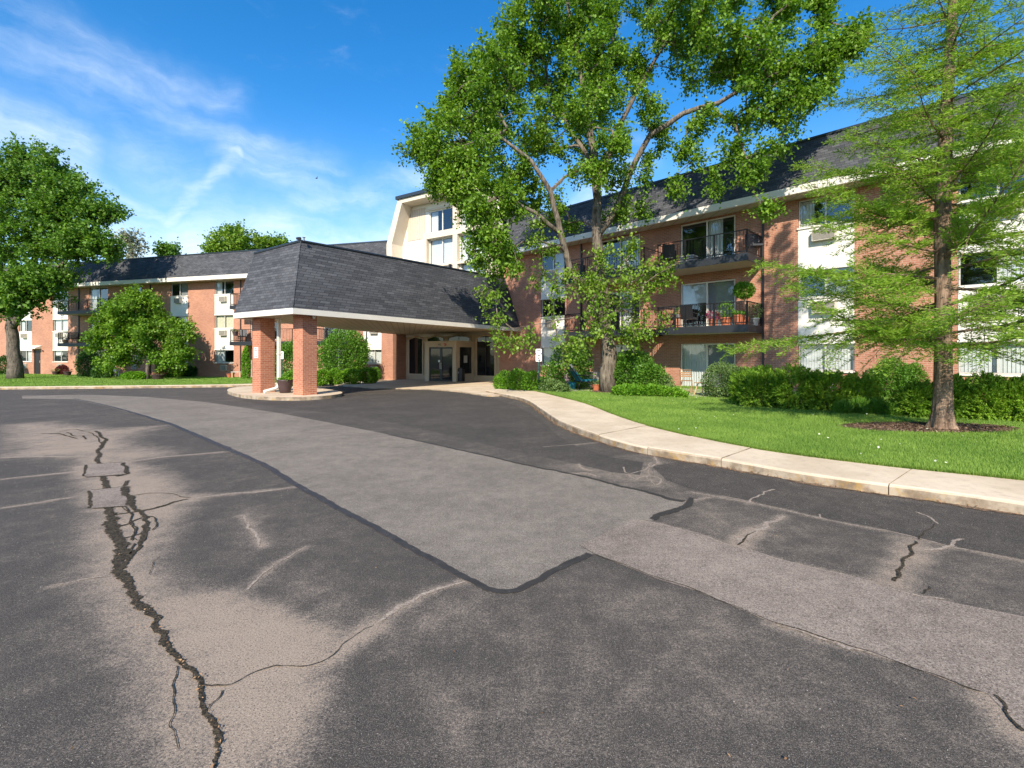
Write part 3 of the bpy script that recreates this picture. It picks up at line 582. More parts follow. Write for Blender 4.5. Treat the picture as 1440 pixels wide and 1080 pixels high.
for a, b in zip(jointsj[:-1], jointsj[1:]):
    o_ = OU[a:b+1].copy(); i_ = IN[a:b+1].copy(); gap = .012
    def pull(P):
        d0 = P[1]-P[0]; d1 = P[-2]-P[-1]; P[0] += d0/np.linalg.norm(d0)*gap*.5; P[-1] += d1/np.linalg.norm(d1)*gap*.5
    pull(o_); pull(i_); n = len(o_); dzj = random.uniform(-.008, .008)
    def zz(p, d): return g(p[0], p[1])+d
    vs = []
    for k in range(n):
        po = o_[k]; pi_ = i_[k]; dr = pi_-po; dr = dr/np.linalg.norm(dr); e = rng.normal(0, .006)
        p1 = po+dr*e; p2 = po+dr*(.012+e); p3 = po+dr*.04
        vs += [(p1[0], p1[1], zz(po, -.06)), (p1[0], p1[1], zz(po, .095)), (p2[0], p2[1], zz(po, .116+dzj)), (p3[0], p3[1], zz(po, .126+dzj)), (pi_[0], pi_[1], zz(pi_, .13+dzj)), (pi_[0], pi_[1], zz(pi_, -.06))]
    fs = [(6*k+j, 6*k+6+j, 6*k+7+j, 6*k+1+j) for k in range(n-1) for j in range(5)]; fs += [(5, 4, 3, 2, 1, 0), tuple(6*(n-1)+j for j in range(6))]
    mb.add(vs, fs)
struct(mb.build('sidewalk', m_conc))
mb = MB()   # dirt and grit strip along the kerb foot
ribbon(mb, [tuple(p) for p in OU[::4]-(IN[::4]-OU[::4])*.012], [.11]*len(OU[::4]), .0070, .7)
ragged(struct(mb.build('gutter_dirt', m_gut)))
C = []
for _ in range(420):
    k = rng.integers(0, 120); t = rng.random(); p = OU[k]*(1-t)+OU[k+1]*t-(IN[k]-OU[k])*abs(rng.normal(0, .035)); C.append((p[0], p[1], .022+g(p[0], p[1])))
C = np.array(C); D = rng.normal(0, 1, (len(C), 3)); D[:, 2] *= .25; Ls = rng.uniform(.015, .04, len(C))
lit = np_mesh('leaf_litter', leaf_verts(C, D, Ls, Ls*.45, tilt=.5), 4, m_lit); lit['kind'] = 'stuff'; lit['label'] = 'brown leaf bits gathered along the kerb foot'; lit['category'] = 'leaf litter'
# entrance apron of pale concrete
apron = [G(x, y, .05)[:2] for x, y in ((470,541),(520,545),(600,546.5),(645,550),(684,556),(702,556),(735,552),(735,546),(705,545),(712,536),(545,526),(470,535))]
sheet('entrance_apron', apron, .045, m_conc, 1.0, .1)
# lawns
def lawn_mat():
    m, nt, out = new_mat('lawn_turf'); N = NT(nt); o = N.obj(); a = N.sm(N.noise(o, 1.2, 5, .6), .3, .7); b = N.noise(o, 55, 3, .7)
    c = N.mix(a, (.075, .19, .02), (.14, .30, .03)); c = N.mix(N.m('MULTIPLY', N.sm(b, .4, .7), .5), c, (.04, .10, .012)); N.pr(out, c, .9, N.bump(b, .8, .03), spec=.15); return m
m_lawn = lawn_mat(); m_soil = plain('mulch_soil', (.13, .085, .06), .95, var=.5, scale=25, bump=.03)
lawnR = [tuple(p) for p in IN]+[tuple(FR.w(-19.6, .1)[:2]), tuple(FR.w(9, .1)[:2])]
sheet('lawn', lawnR, .115, m_lawn, .8, .15)
kb_o = PX((-700,549),(-120,548.5),(0,548),(180,546.2),(300,544.8),(345,544),(400,542.6),(446,540.8),(480,538),(520,533.5),(556,528.5))
kb_i = [G(x, y, .12)[:2] for x, y in ((-700,545),(-120,544.5),(0,544),(180,542.2),(300,541),(345,540),(400,538),(446,535.5),(480,533),(516,529.5),(548,526))]
KO = resamp(chaikin(kb_o, 1), 60); KI = resamp(chaikin(kb_i, 1), 60); mb = MB()
vs = []; 
for k in range(60):
    o_, i_ = KO[k], KI[k]; vs += [(o_[0], o_[1], g(*o_)-.05), (o_[0], o_[1], g(*o_)+.11), (o_[0]*.97+i_[0]*.03, o_[1]*.97+i_[1]*.03, g(*o_)+.13), (i_[0], i_[1], g(*i_)+.13), (i_[0], i_[1], g(*i_)-.05)]
mb.add(vs, [(5*k+j, 5*k+1+j, 5*k+6+j, 5*k+5+j) for k in range(59) for j in range(4)]); struct(mb.build('kerb', m_conc))
lawnL = [tuple(p) for p in KI]+[tuple(FL.w(15.5, .1)[:2]), tuple(FL.w(-31, .1)[:2])]
sheet('lawn', lawnL, .115, m_lawn, 1.5, .15)
# grass blades
def blades(poly, n, h, wdt, ymax, label):
    P = np.array(poly); out = []; tot = 0
    lo = P.min(0); hi = P.max(0); hi[1] = min(hi[1], ymax); 
    while tot < n:
        m = 400000; x = rng.uniform(lo[0], hi[0], m); y = rng.uniform(lo[1], hi[1], m); k = rng.random(m) < np.clip((8.0/np.maximum(1, np.hypot(x, y)))**1.6, .02, 1)
        x = x[k]; y = y[k]; k = inside(x, y, poly) & (np.abs(x) < y*1.25+1) ; out.append(np.stack([x[k], y[k]], 1)); tot += k.sum()
    Q = np.concatenate(out)[:n]; bare = (((Q[:, 0]-tb[0])/.75)**2+((Q[:, 1]-tb[1])/.65)**2 < .9) | (((Q[:, 0]-cb[0]+.15)/1.75)**2+((Q[:, 1]-cb[1]-.15)/.66)**2 < .9); Q = Q[~bare]; n = len(Q); z = gv(Q[:, 0], Q[:, 1])+.113; B0 = np.c_[Q, z]; s = np.clip(np.hypot(Q[:, 0], Q[:, 1])/9, .9, 2.6)[:, None]
    a = rng.uniform(0, 2*math.pi, n); d = np.stack([np.cos(a), np.sin(a), np.zeros(n)], 1); ln = rng.normal(0, .35, (n, 3)); ln[:, 2] = 1
    hh = h*rng.uniform(.6, 1.3, (n, 1)); V = np.empty((n, 3, 3)); V[:, 0] = B0-d*wdt*s*.5; V[:, 1] = B0+d*wdt*s*.5; V[:, 2] = B0+ln*hh
    o = np_mesh('grass', V, 3, M['grassblade']); o['kind'] = 'stuff'; o['label'] = label; o['category'] = 'grass'
tb = G(856, 551, .12); cb = G(1326, 603, .12)
blades(lawnR, 330000, .045, .008, 30, 'short mown green grass between sidewalk and right wing')
blades(lawnL, 90000, .05, .02, 46, 'short mown green grass in front of the left wing')
# small pale clover heads and fallen bits in the lawn
n = 140; C = []
while len(C) < n:
    x, y = rng.uniform(2, 16), rng.uniform(5, 18)
    if inside(np.array([x]), np.array([y]), lawnR)[0]: C.append((x, y, g(x, y)+.165))
C = np.array(C); D = rng.normal(0, 1, (n, 3)); D[:, 2] *= .3; Ls = rng.uniform(.02, .045, n); lit = np_mesh('clover_heads', leaf_verts(C, D, Ls, Ls*.9, tilt=.4), 4, plain('clover_white', (.6, .62, .45), .8)); lit['kind'] = 'stuff'; lit['label'] = 'tiny pale clover heads dotted over the right lawn'; lit['category'] = 'clover'
# ragged grass fringe leaning over the sidewalk edge
n = 26000; k = rng.integers(0, 112, n); t = rng.random(n)[:, None]; P = IN[k]*(1-t)+IN[k+1]*t; nrm = unit(np.c_[OU[k]-IN[k], np.zeros(n)])
B0 = np.c_[P, gv(P[:, 0], P[:, 1])+.12]-nrm*rng.uniform(-.015, .05, (n, 1)); a = rng.uniform(0, 6.28, n); d = np.stack([np.cos(a), np.sin(a), np.zeros(n)], 1)
V = np.empty((n, 3, 3)); V[:, 0] = B0-d*.005; V[:, 1] = B0+d*.005; V[:, 2] = B0+nrm*rng.uniform(0, .05, (n, 1))+np.array([0, 0, 1])*rng.uniform(.02, .06, (n, 1))
o = np_mesh('grass', V, 3, M['grassblade']); o['kind'] = 'stuff'; o['label'] = 'ragged grass fringe along the sidewalk edge'; o['category'] = 'grass'
# bark chips in the two mulch rings
C = []
for cx, cy, rx, ry, m_ in ((tb[0], tb[1], .72, .62, 900), (cb[0]-.15, cb[1]+.15, 1.6, .62, 5200)):
    a = rng.uniform(0, 6.28, m_); r = np.sqrt(rng.random(m_))*rng.uniform(.95, 1.08, m_); x = cx+rx*r*np.cos(a); y = cy+ry*r*np.sin(a); C.append(np.c_[x, y, gv(x, y)+.13+rng.random(m_)*.02])
C = np.concatenate(C); D = rng.normal(0, 1, (len(C), 3)); D[:, 2] *= .35; Ls = rng.uniform(.03, .07, len(C))
lit = np_mesh('mulch_chips', leaf_verts(C, D, Ls, Ls*.35, tilt=.6), 4, leaf_mat('bark_chip', (.06, .035, .022), (.24, .16, .11), .02)); lit['kind'] = 'stuff'; lit['label'] = 'brown bark chips ringed around the two tree trunks'; lit['category'] = 'mulch'
# mulch rings, planting beds, patios
def ring(cx, cy, rx, ry, dz=.122, name='mulch_bed', mat=None, n=28):
    return sheet(name, [(cx+rx*math.cos(2*math.pi*i/n)*random.uniform(.9, 1.1), cy+ry*math.sin(2*math.pi*i/n)*random.uniform(.9, 1.1)) for i in range(n)], dz, mat or m_soil, .6)
# ------------------------------------------------------------------ building kit
def wall(mb, x0, x1, z0, z1, yf, holes, th=.14):
    xs = sorted({x0, x1}|{h[0] for h in holes}|{h[1] for h in holes}); zs = sorted({z0, z1}|{h[2] for h in holes}|{h[3] for h in holes})
    xs = [x for x in xs if x0 <= x <= x1]; zs = [z for z in zs if z0 <= z <= z1]
    for i in range(len(xs)-1):
        for j in range(len(zs)-1):
            cx = (xs[i]+xs[i+1])/2; cz = (zs[j]+zs[j+1])/2
            if any(h[0] < cx < h[1] and h[2] < cz < h[3] for h in holes): continue
            mb.quad((xs[i], yf, zs[j]), (xs[i+1], yf, zs[j]), (xs[i+1], yf, zs[j+1]), (xs[i], yf, zs[j+1]))
    for a, b, c, d in holes:
        y2 = yf+th
        mb.quad((a, yf, c), (a, yf, d), (a, y2, d), (a, y2, c)); mb.quad((b, yf, d), (b, yf, c), (b, y2, c), (b, y2, d))
        mb.quad((a, yf, c), (a, y2, c), (b, y2, c), (b, yf, c)); mb.quad((a, y2, d), (a, yf, d), (b, yf, d), (b, y2, d))
def pleats(x0, x1, z0, z1, y, amp=.025, pitch=.11):
    n = max(2, int((x1-x0)/pitch*4)); mb = MB(); vs = []
    for i in range(n+1):
        x = x0+(x1-x0)*i/n; yy = y+amp*math.sin(i*math.pi/2)+random.uniform(-.004, .004); vs += [(x, yy, z0), (x, yy, z1)]
    mb.add(vs, [(2*i, 2*i+2, 2*i+3, 2*i+1) for i in range(n)]); return mb
def slats(x0, x1, z0, z1, y, pitch=.09):
    mb = MB(); x = x0
    while x < x1: mb.quad((x, y, z0), (min(x+pitch*.92, x1), y+.02, z0), (min(x+pitch*.92, x1), y+.02, z1), (x, y, z1)); x += pitch
    return mb
def window(parent, x0, x1, z0, z1, yf, cov=('n', 'n'), fm='alu', door=False, f=.045, sill=True, name=None, mull=.5):
    """frame with two lights, glass, optional curtain/blind behind each light, dark recess"""
    y = yf+.07; mb = MB(); xm = x0+(x1-x0)*mull
    mb.box(x0, x0+f, y, y+.06, z0, z1); mb.box(x1-f, x1, y, y+.06, z0, z1); mb.box(x0+f, x1-f, y+.001, y+.059, z0, z0+f); mb.box(x0+f, x1-f, y+.001, y+.059, z1-f, z1)
    mb.box(xm-f*.6, xm+f*.6, y-.012, y+.045, z0+f, z1-f)
    w = mb.build(name or ('patio_door' if door else 'window'), M[fm], parent)
    g_ = MB(); g_.quad((x0+f, y+.026, z0+f), (xm-f*.6, y+.026, z0+f), (xm-f*.6, y+.026, z1-f), (x0+f, y+.026, z1-f)); g_.quad((xm+f*.6, y+.038, z0+f), (x1-f, y+.038, z0+f), (x1-f, y+.038, z1-f), (xm+f*.6, y+.038, z1-f)); g_.build('pane', M['glass'], w)
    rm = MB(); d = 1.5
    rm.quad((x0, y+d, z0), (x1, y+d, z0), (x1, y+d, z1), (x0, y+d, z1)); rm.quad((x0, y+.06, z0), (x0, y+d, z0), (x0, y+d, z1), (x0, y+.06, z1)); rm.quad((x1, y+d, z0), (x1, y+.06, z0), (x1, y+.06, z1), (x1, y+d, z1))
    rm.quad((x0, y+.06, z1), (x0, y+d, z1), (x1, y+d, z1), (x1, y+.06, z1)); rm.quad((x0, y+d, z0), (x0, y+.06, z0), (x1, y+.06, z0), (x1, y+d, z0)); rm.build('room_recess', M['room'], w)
    for k, (a, b) in enumerate(((x0+f, xm-f*.5), (xm+f*.5, x1-f))):
        c = cov[k]
        if c == 'c': pleats(a, b, z0+f, z1-f, y+.12).build('curtain', M['curtain'], w)
        if c == 'y': pleats(a, b, z0+f, z1-f, y+.12).build('curtain', M['curtain2'], w)
        if c == 'h': pleats(a, a+(b-a)*.55, z0+f, z1-f, y+.12).build('curtain', M['curtain'], w)
        if c == 'b': slats(a, b, z0+f, z1-f, y+.12).build('blind', M['curtain'], w)
        if c == 'g': slats(a, b, z0+f, z1-f, y+.12).build('blind', M['blind'], w)
        if c == 't': slats(a, b, z0+(z1-z0)*.55, z1-f, y+.12).build('blind', M['curtain'], w)
    if sill and not door: s = MB(); s.box(x0-.04, x1+.04, yf-.06, y, z0-.06, z0-.002); s.build('sill', M['white'], w)
    return w
def ac_unit(parent, x0, x1, z0, z1, yf, prot=.22):
    mb = MB(); mb.box(x0, x1, yf-prot, yf, z0, z1); f = .03
    mb.box(x0-.012, x1+.012, yf-.03, yf-.003, z0-.012, z1+.012)
    a = mb.build('ac_unit', M['acm'], parent); s = MB(); s.box(x0+f, x1-f, yf-prot-.004, yf-prot+.01, z0+f, z1-f)
    k = z0+f+.02
    gr = MB()
    while k < z1-f-.01: gr.box(x0+f, x1-f, yf-prot-.012, yf-prot-.004, k, k+.012); k += .035
    s.build('grille', M['acd'], a); gr.build('louvre', M['acm'], a); return a
def bay(parent, x0, x1, yf, zs, covs, ac=True, acx=.28, acw=.36, pm='panel'):
    for k, ((a, b), cv) in enumerate(zip(zs, covs)):
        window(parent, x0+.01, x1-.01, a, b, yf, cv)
        if k < len(zs)-1:
            lo = b; hi = zs[k+1][0]-.06; p = MB(); p.box(x0+.003, x1-.003, yf-.012, yf+.12, lo+.002, hi-.002)
            p.box(x0-.02, x1+.02, yf-.03, yf+.1, lo-.03, lo+.035)
            p.build('panel', M[pm], parent)
            if ac: w = x1-x0; ac_unit(parent, x0+w*acx, x0+w*(acx+acw), hi-.55, hi-.13, yf-.012)
    if ac: w = x1-x0; ac_unit(parent, x0+w*(acx+.02), x0+w*(acx+acw), zs[0][0]-.62, zs[0][0]-.2, yf, .12)
def balcony(parent, x0, x1, yf, zb, zt, depth=1.7, rail=.92, side='box', pitch=.125):
    mb = MB(); mb.box(x0, x1, yf-depth, yf, zb, zt); mb2 = MB()
    b = mb.build('balcony', M['concrete'], parent)
    e = MB(); e.box(x0-.02, x1+.02, yf-depth-.03, yf-depth-.002, zb-.01, zt+.02); e.box(x0-.03, x0-.002, yf-depth-.002, yf-.003, zb-.01, zt+.02); e.box(x1+.002, x1+.03, yf-depth-.002, yf-.003, zb-.01, zt+.02); e.build('edge_band', M['slabedge'], b)
    r = MB(); yo = yf-depth+.03; t = .02
    for (ax, bx, ay, by) in ((x0+.03, x1-.03, yo, yo), (x0+.03, x0+.03, yo, yf), (x1-.03, x1-.03, yo, yf)):
        for zz in (zt+rail, zt+.10):
            if ay == by: r.box(ax-t, bx+t, ay-t, ay+t, zz-.018, zz+.018)
            else: r.box(ax-t+.002, ax+t-.002, ay, by, zz-.017, zz+.017)
        L = (bx-ax) if ay == by else (by-ay); n = max(1, round(L/1.2))
        for i in range(n+1):
            q = i/n; px_ = ax+(bx-ax)*q; py_ = ay+(by-ay)*q
            if ay != by and i == n: py_ -= .03
            r.box(px_-.024, px_+.024, py_-.024, py_+.024, zt-.02, zt+rail+.02)
        m = int(L/pitch)
        for i in range(1, m):
            q = i/m; px_ = ax+(bx-ax)*q; py_ = ay+(by-ay)*q; z0_ = zt+.10; z1_ = zt+rail
            if i % 8 in (6, 7) and ay == by: z0_ += .12; z1_ -= .12; r.box(px_-.05, px_+.09, py_-.007, py_+.007, z0_, z0_+.014); r.box(px_-.05, px_+.09, py_-.0065, py_+.0065, z1_-.014, z1_)
            r.box(px_-.008, px_+.008, py_-.008, py_+.008, z0_, z1_)
    r.build('railing', M['iron'], b); return b
def mansard(parent, x0, x1, yf, zs, zf, zr, over=.88, back=12.0, capl=False, capr=False, inset=.08):
    """soffit, fascia, shingled slope and flat roof behind it"""
    s = MB(); s.box(x0, x1, yf-over+.12, yf+.3, zs+.01, zs+.06); s.build('soffit', M['soffitw'], parent)
    f = MB(); f.box(x0-.01, x1+.01, yf-over, yf-over+.12, zs-.01, zf); f.build('fascia', M['white'], parent)
    r = MB(); pr = [(yf-over+.015, zf-.02), (yf+inset, zr), (yf+back-inset, zr), (yf+back+over, zf-.02), (yf+back, zs+.1), (yf+.31, zs+.1)]
    r.prismx(pr, x0, x1); ro = r.build('roof', M['shingle'], parent)
    c = MB(); c.box(x0-.02, x1+.02, yf+inset-.05, yf+inset+.12, zr-.02, zr+.07); c.build('roof_edge', M['metalcap'], ro)
def pipe(parent, x, y, z0, z1, r=.035, mat='bronze', name='downspout'):
    mb = MB(); mb.box(x-r, x+r, y-.075, y-.005, z0, z1)
    for z in (z0+.6, (z0+z1)/2, z1-.5): mb.box(x-r-.012, x+r+.012, y-.08, y-.003, z, z+.03)
    mb.build(name, M[mat], parent)
# ---- right wing
X = FR.x
rw = thing('apartment_building', 'red brick wing with dark mansard roof and large balconies behind the maple and larch', 'building', (14.63, 14.63, 0), R(-45), 'brick wings of the apartment complex')
LV = [(.95, 1.98), (3.72, 4.78), (6.43, 7.50)]
xb1 = (X(1122.4), X(1201.6)); wd = xb1[1]-xb1[0]; xb0 = (X(1347.3), X(1347.3)+wd); xb2 = (X(761), X(794.7)); xb3 = (xb0[1]+4.6, xb0[1]+4.6+wd)
d1 = (X(956.3), X(1034)); d2 = (X(845), X(900)); xl = X(737.5); xr = 9.5
DL = [(.06, 2.05), (2.76, 4.78), (5.50, 7.50)]
holes = [(b[0], b[1], .95, 7.50) for b in (xb0, xb1, xb2, xb3)]+[(d[0], d[1], z0, z1) for d in (d1, d2) for z0, z1 in DL]
w = MB(); wall(w, xl-1.0, xr, -.3, 7.6, 0, holes)
w.box(xl-.2, xr-.01, 1.9, 12, -.3, 7.6); w.box(xr-.012, xr, .0, 1.91, -.3, 7.6); w.build('brick_wall', M['brick'], rw)
bay(rw, *xb0, 0, LV, [('b', 'b'), ('n', 'b'), ('n', 'n')], acx=.36, acw=.42); bay(rw, *xb1, 0, LV, [('b', 'b'), ('n', 'g'), ('h', 'n')], acx=.28, acw=.42)
bay(rw, *xb2, 0, LV, [('c', 'g'), ('n', 'n'), ('n', 'c')]); bay(rw, *xb3, 0, LV, [('b', 'b'), ('n', 'b'), ('n', 'n')])
for d, cv in ((d1, (('c', 'g'), ('t', 'g'), ('n', 'h'))), (d2, (('g', 'g'), ('n', 'h'), ('n', 'c')))):
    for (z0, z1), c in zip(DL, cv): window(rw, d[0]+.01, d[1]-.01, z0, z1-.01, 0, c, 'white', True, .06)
bx = (FR.x(924, -1.7), FR.x(1051, -1.7)); bl = (FR.x(793.5, -1.7), FR.x(906, -1.7))
for z0, z1 in ((2.43, 2.69), (5.16, 5.43)):
    balcony(rw, bx[0], bx[1], 0, z0, z1, 1.7, .91); balcony(rw, bl[0], bl[1], 0, z0, z1, 1.7, .91)
mansard(rw, xl-1.3, xr+.3, 0, 7.56, 7.83, 9.78)
pipe(rw, X(1073.5), 0, 0, 7.55); pipe(rw, X(818), 0, 0, 7.55)
# ---- left wing
lw = thing('apartment_building', 'three storey red brick wing far left behind the maple, with white panels and small balconies', 'building', (-23.07, 37.6, g(-23, 37.6)), R(-15), 'brick wings of the apartment complex')
zo = -g(-23, 37.6)-.06; X = FL.x
LVL = [(a+zo, b+zo) for a, b in LV]; DLL = [(a+zo-.02, b+zo) for a, b in DL]; DLL[0] = (zo-.2, 2.02+zo)
B = [(X(302), X(328.6)), (X(240), X(264.5)), (X(74.5), X(95.8)), (X(27), X(45)), (X(511), X(542.5)), (X(180.5), X(199)), (X(-60), X(-42))]
Dn = [(X(126), X(152)), (X(405), X(440)), (X(345), X(352+22)), (X(161), X(178))]; Dn = [(X(126), X(152)), (X(352), X(392)), (X(455), X(497))]
holes = [(b[0], b[1], LVL[0][0], LVL[2][1]) for b in B]+[(d[0], d[1], a, b) for d in Dn for a, b in DLL]+[(X(47.5), X(57), zo-.2, zo+2.0)]
w = MB(); wall(w, -31, 14.7, -.4, 7.6+zo, 0, holes); w.box(-30.9, 14.6, 1.9, 12, -.4, 7.6+zo); w.build('brick_wall', M['brick'], lw)
cvs = [[('c', 'n'), ('y', 'y'), ('h', 'n')], [('c', 'n'), ('n', 'g'), ('n', 'g')], [('t', 'n'), ('c', 'c'), ('c', 'n')], [('n', 'c'), ('h', 'n'), ('n', 'n')], [('b', 'b'), ('n', 'n'), ('n', 'n')], [('n', 'n'), ('c', 'n'), ('h', 'n')], [('n', 'n'), ('h', 'n'), ('n', 'n')]]
for b, cv in zip(B, cvs): bay(lw, b[0], b[1], 0, LVL, cv, acx=.33, acw=.33, pm='panel')
for d in Dn:
    for k, (a, b) in enumerate(DLL): window(lw, d[0]+.01, d[1]-.01, a, b-.01, 0, (('n', 'n'), ('n', 'h'), ('h', 'n'))[k], 'alu', True, .06)
dd = MB(); dd.box(X(47.5), X(57), .06, .12, zo-.2, zo+2.0); dr = dd.build('door', M['bronze'], lw); hh = MB(); hh.box(X(56), X(56)+.04, -.02, .06, zo+.85, zo+1.05); hh.build('handle', M['alu'], dr)
hd = MB(); hd.prismx([(-.5, zo+2.12), (-.5, zo+2.2), (-.003, zo+2.42), (-.003, zo+2.12)], X(46), X(58.5)); hd.build('door_hood', M['white'], lw)
ml = MB(); ml.tube([(X(60)+.1, -.12, zo+1.9), (X(60)+.1, -.02, zo+1.95)], .05, 8); ml.build('wall_light', M['bronze'], lw)
for x0, x1 in ((FL.x(81.5, -1.5), FL.x(152, -1.5)), (FL.x(323.5, -1.5), FL.x(411, -1.5)), (FL.x(438, -1.5), FL.x(500, -1.5))):
    for z0, z1 in ((2.30+zo, 2.56+zo), (5.05+zo, 5.3+zo)): balcony(lw, x0, x1, 0, z0, z1, 1.5, .92)
mansard(lw, -31.3, 14.75, 0, 7.50+zo, 7.80+zo, 9.78+zo)
for px_ in (111.5, 212, 325+14): pipe(lw, X(px_), 0, 0, 7.5+zo, .03)
# ---- entrance block with the pale gabled front
X = FC.x
eb = thing('entrance_building', 'cream and white entrance block with tall framed front rising above the canopy roof', 'building', (-3.74, 31.34, g(-3.74, 31.34)), R(-32.5))
z00 = g(-3.74, 31.34)
def Z(px, py, c=0.0): return FC.z(px, py, c)-z00
xE0, xE1, xE2 = X(571), X(702), X(737)+1.2
yF = -1.05; xo = X(543.5, yF); xi = X(551, yF); zk = Z(543.5, 344, yF); zt = Z(559.4, 281, yF); xt = X(559.4, yF); xti = X(565, yF); zti = Z(565, 285.5, yF)
xR = X(702)+.25; xRt = xR-(xt-xo)
fr = MB()   # frame: left cheek, top beam, right cheek, as one slanting portal
fr.prismy([(xo, 4.0), (xi, 4.0), (xi, zk), (xti, zti), (xRt-(xti-xt), zti), (xR-(xi-xo), zk), (xR-(xi-xo), 4.0), (xR, 4.0), (xR, zk), (xRt, zt), (xt, zt), (xo, zk)], yF, .25)
fr.build('front_frame', M['cream'], eb)
rc = MB(); rc.box(xt-.12, xRt+.12, yF-.12, 8, zt+.003, zt+.22); rc.build('roof', M['metalcap'], eb)
bd = MB(); bd.prismy([(xo+.25, -.3), (xR-.1, -.3), (xR-.1, zk), (xRt-.05, zt-.02), (xt+.05, zt-.02), (xo+.25, zk)], 2.2, 8); bd.build('rear_body', M['shingle'], eb)
# recessed wall with openings
c0, c1, c2, c3, c4 = X(598.5), X(603.5), X(640.3), X(646.5), X(690)
lowz = Z(620, 374.4); r1 = Z(600, 337.5); r2 = Z(600, 330); topz = Z(604, 297.5)
c22 = c2+(c3-c2)*1.0; w1 = (c1, c2); w2 = (c3, c3+(c2-c1)); 
c5 = w2[1]; c6 = c5+(c3-c2)
hl = []
for a, b in (w1, w2): hl += [(a, b, lowz+.12, r1-.05), (a, b, r2+.05, topz)]
zb1 = Z(650, 369.5); zb0 = zb1-1.6; hl += [(X(648), X(689), zb0, zb1)]
w = MB(); wall(w, xi-.3, xR-.2, 3.0, zt-.05, 0, hl, .2); w.build('front_wall', M['panel'], eb)
sd = MB(); sd.box(X(573)+.05, c0-.02, -.03, -.004, r1+.12, zti-.25); sd.build('siding', M['creamside'], eb)
for k, (a, b) in enumerate((w1, w2)):
    window(eb, a+.005, b-.005, lowz+.125, r1-.055, 0, ('b', 'b'), 'white', False, .05, False); window(eb, a+.005, b-.005, r2+.055, topz-.005, 0, (('h', 'n'), ('b', 'n'))[k], 'white', False, .05, False)
window(eb, X(648)+.005, X(689)-.005, zb0+.005, zb1-.005, 0, ('b', 'g'), 'white', False, .05, False)
fn = MB()
for a, b in ((c0, c1), (c2, c3), (c5, c6)): fn.box(a, b, -.28, -.002, 3.2, topz+.15 if a != c0 else r1+.4)
fn.box(c0+.01, c6, -.26, -.003, r1-.03, r2+.02); fn.box(c0+.01, xR-.4, -.27, -.003, lowz-.05, lowz+.1); fn.box(c0-.01, c6, -.05, -.0035, topz+.02, topz+.16)
fn.box(X(689)+.02, xR-.3, -.12, -.004, 3.2, zb1+.5)
fn.build('window_rails', M['cream'], eb)
# entrance level: boarded wall, pointed windows, projecting doorway, brick flank walls
g0 = -.32
w = MB(); w.box(xE0, xE1, .0, .3, g0, 6.0-.2); w.build('boarded_wall', M['tan'], eb)
w = MB(); w.box(xE1+.002, xE2, .001, .35, g0, 7.6); w.build('brick_wall', M['brick'], eb); w = MB(); w.box(xE0-.02-1.15, xE0-.002, -1.25, .3, g0, 3.9); w.build('brick_pier', M['brick'], eb)
bs = MB(); bs.box(X(576), xE1-.25, -.05, -.002, g0+.28, Z(690, 530)); bs.build('base_board', M['tantrim'], eb)
def point_win(px0, px1, pya, pys, pyb, name='pointed_window'):
    a, b = X(px0), X(px1); m_ = (a+b)/2; pm = (px0+px1)/2; za = Z(pm, pya); zs_ = Z(pm, pys); zb = Z(pm, pyb); t = .11
    f = MB()
    for P in (([a-t, zb-t*1.2], [b+t, zb-t*1.2], [b+t, zb], [a-t, zb]), ([a-t, zb+.001], [a, zb+.001], [a, zs_], [a-t, zs_+.02]), ([b, zb+.001], [b+t, zb+.001], [b+t, zs_+.02], [b, zs_]), ([a-t, zs_+.021], [a, zs_+.001], [m_, za], [m_, za+t]), ([m_, za+.001], [b, zs_+.001], [b+t, zs_+.021], [m_, za+t-.001])): f.prismy([tuple(p) for p in P], -.07, -.003)
    o = f.build(name, M['tantrim'], eb); p = MB(); p.prismy([(a, zb), (b, zb), (b, zs_), (m_, za), (a, zs_)], -.03, -.006); p.build('pane', M['darkglass'], o)
    k = MB(); k.box(m_-.02, m_+.02, -.045, -.031, zb, za-.05) if px1-px0 < 28 and pyb > 500 else k.box(m_-.015, m_+.015, -.04, -.031, zb, za-.02)
    k.build('mullion', M['bronze'], o)
m, nt, out = new_mat('dark_glass'); N = NT(nt); N.pr(out, (.012, .013, .016), .05, N.bump(N.noise(N.obj(), 2.0, 2), .05, .05), spec=.6); M['darkglass'] = m
point_win(576.3, 594.5, 474.3, 477.5, 525.5); point_win(602, 624, 473, 476, 481.0); point_win(631, 661, 471.6, 475.5, 481.0); point_win(671.5, 696, 471.8, 475.2, 528.2)
yv = -1.85; va, vb = X(598, yv), X(641.5, yv); ztv = Z(620, 481.0, yv); g1 = -.02
ve = thing('x', 'x', 'x')
bpy.data.objects.remove(ve)
v = MB(); dz0, dz1 = Z(620, 488.2, yv), 0
da, db = X(603.2, yv), X(636.3, yv)
v.box(va, da, yv, yv+.2, g1-.2, dz0); v.box(db, vb, yv, yv+.2, g1-.2, dz0); v.box(va, vb, yv, yv+.2, dz0+.002, ztv); v.box(va, vb, yv+.201, -.003, ztv-.25, ztv-.002)
v.box(va, va+.12, yv+.201, -.003, g1-.2, ztv-.252); v.box(vb-.12, vb, yv+.201, yv+.35, g1-.2, ztv-.252); v.box(vb-.12, vb, -.25, -.003, g1-.2, ztv-.252); v.box(vb-.12, vb, yv+.351, -.251, g1-.2, .55); v.box(vb-.12, vb, yv+.351, -.251, dz0, ztv-.252)
v.box(va-.1, vb+.1, yv-.1, -.003, ztv+.001, ztv+.06)
vo = v.build('doorway', M['tantrim'], eb)
sg = MB(); sg.box(vb-.08, vb-.05, yv+.351, -.251, .551, dz0-.001); sg.build('side_glass', M['darkglass'], vo)
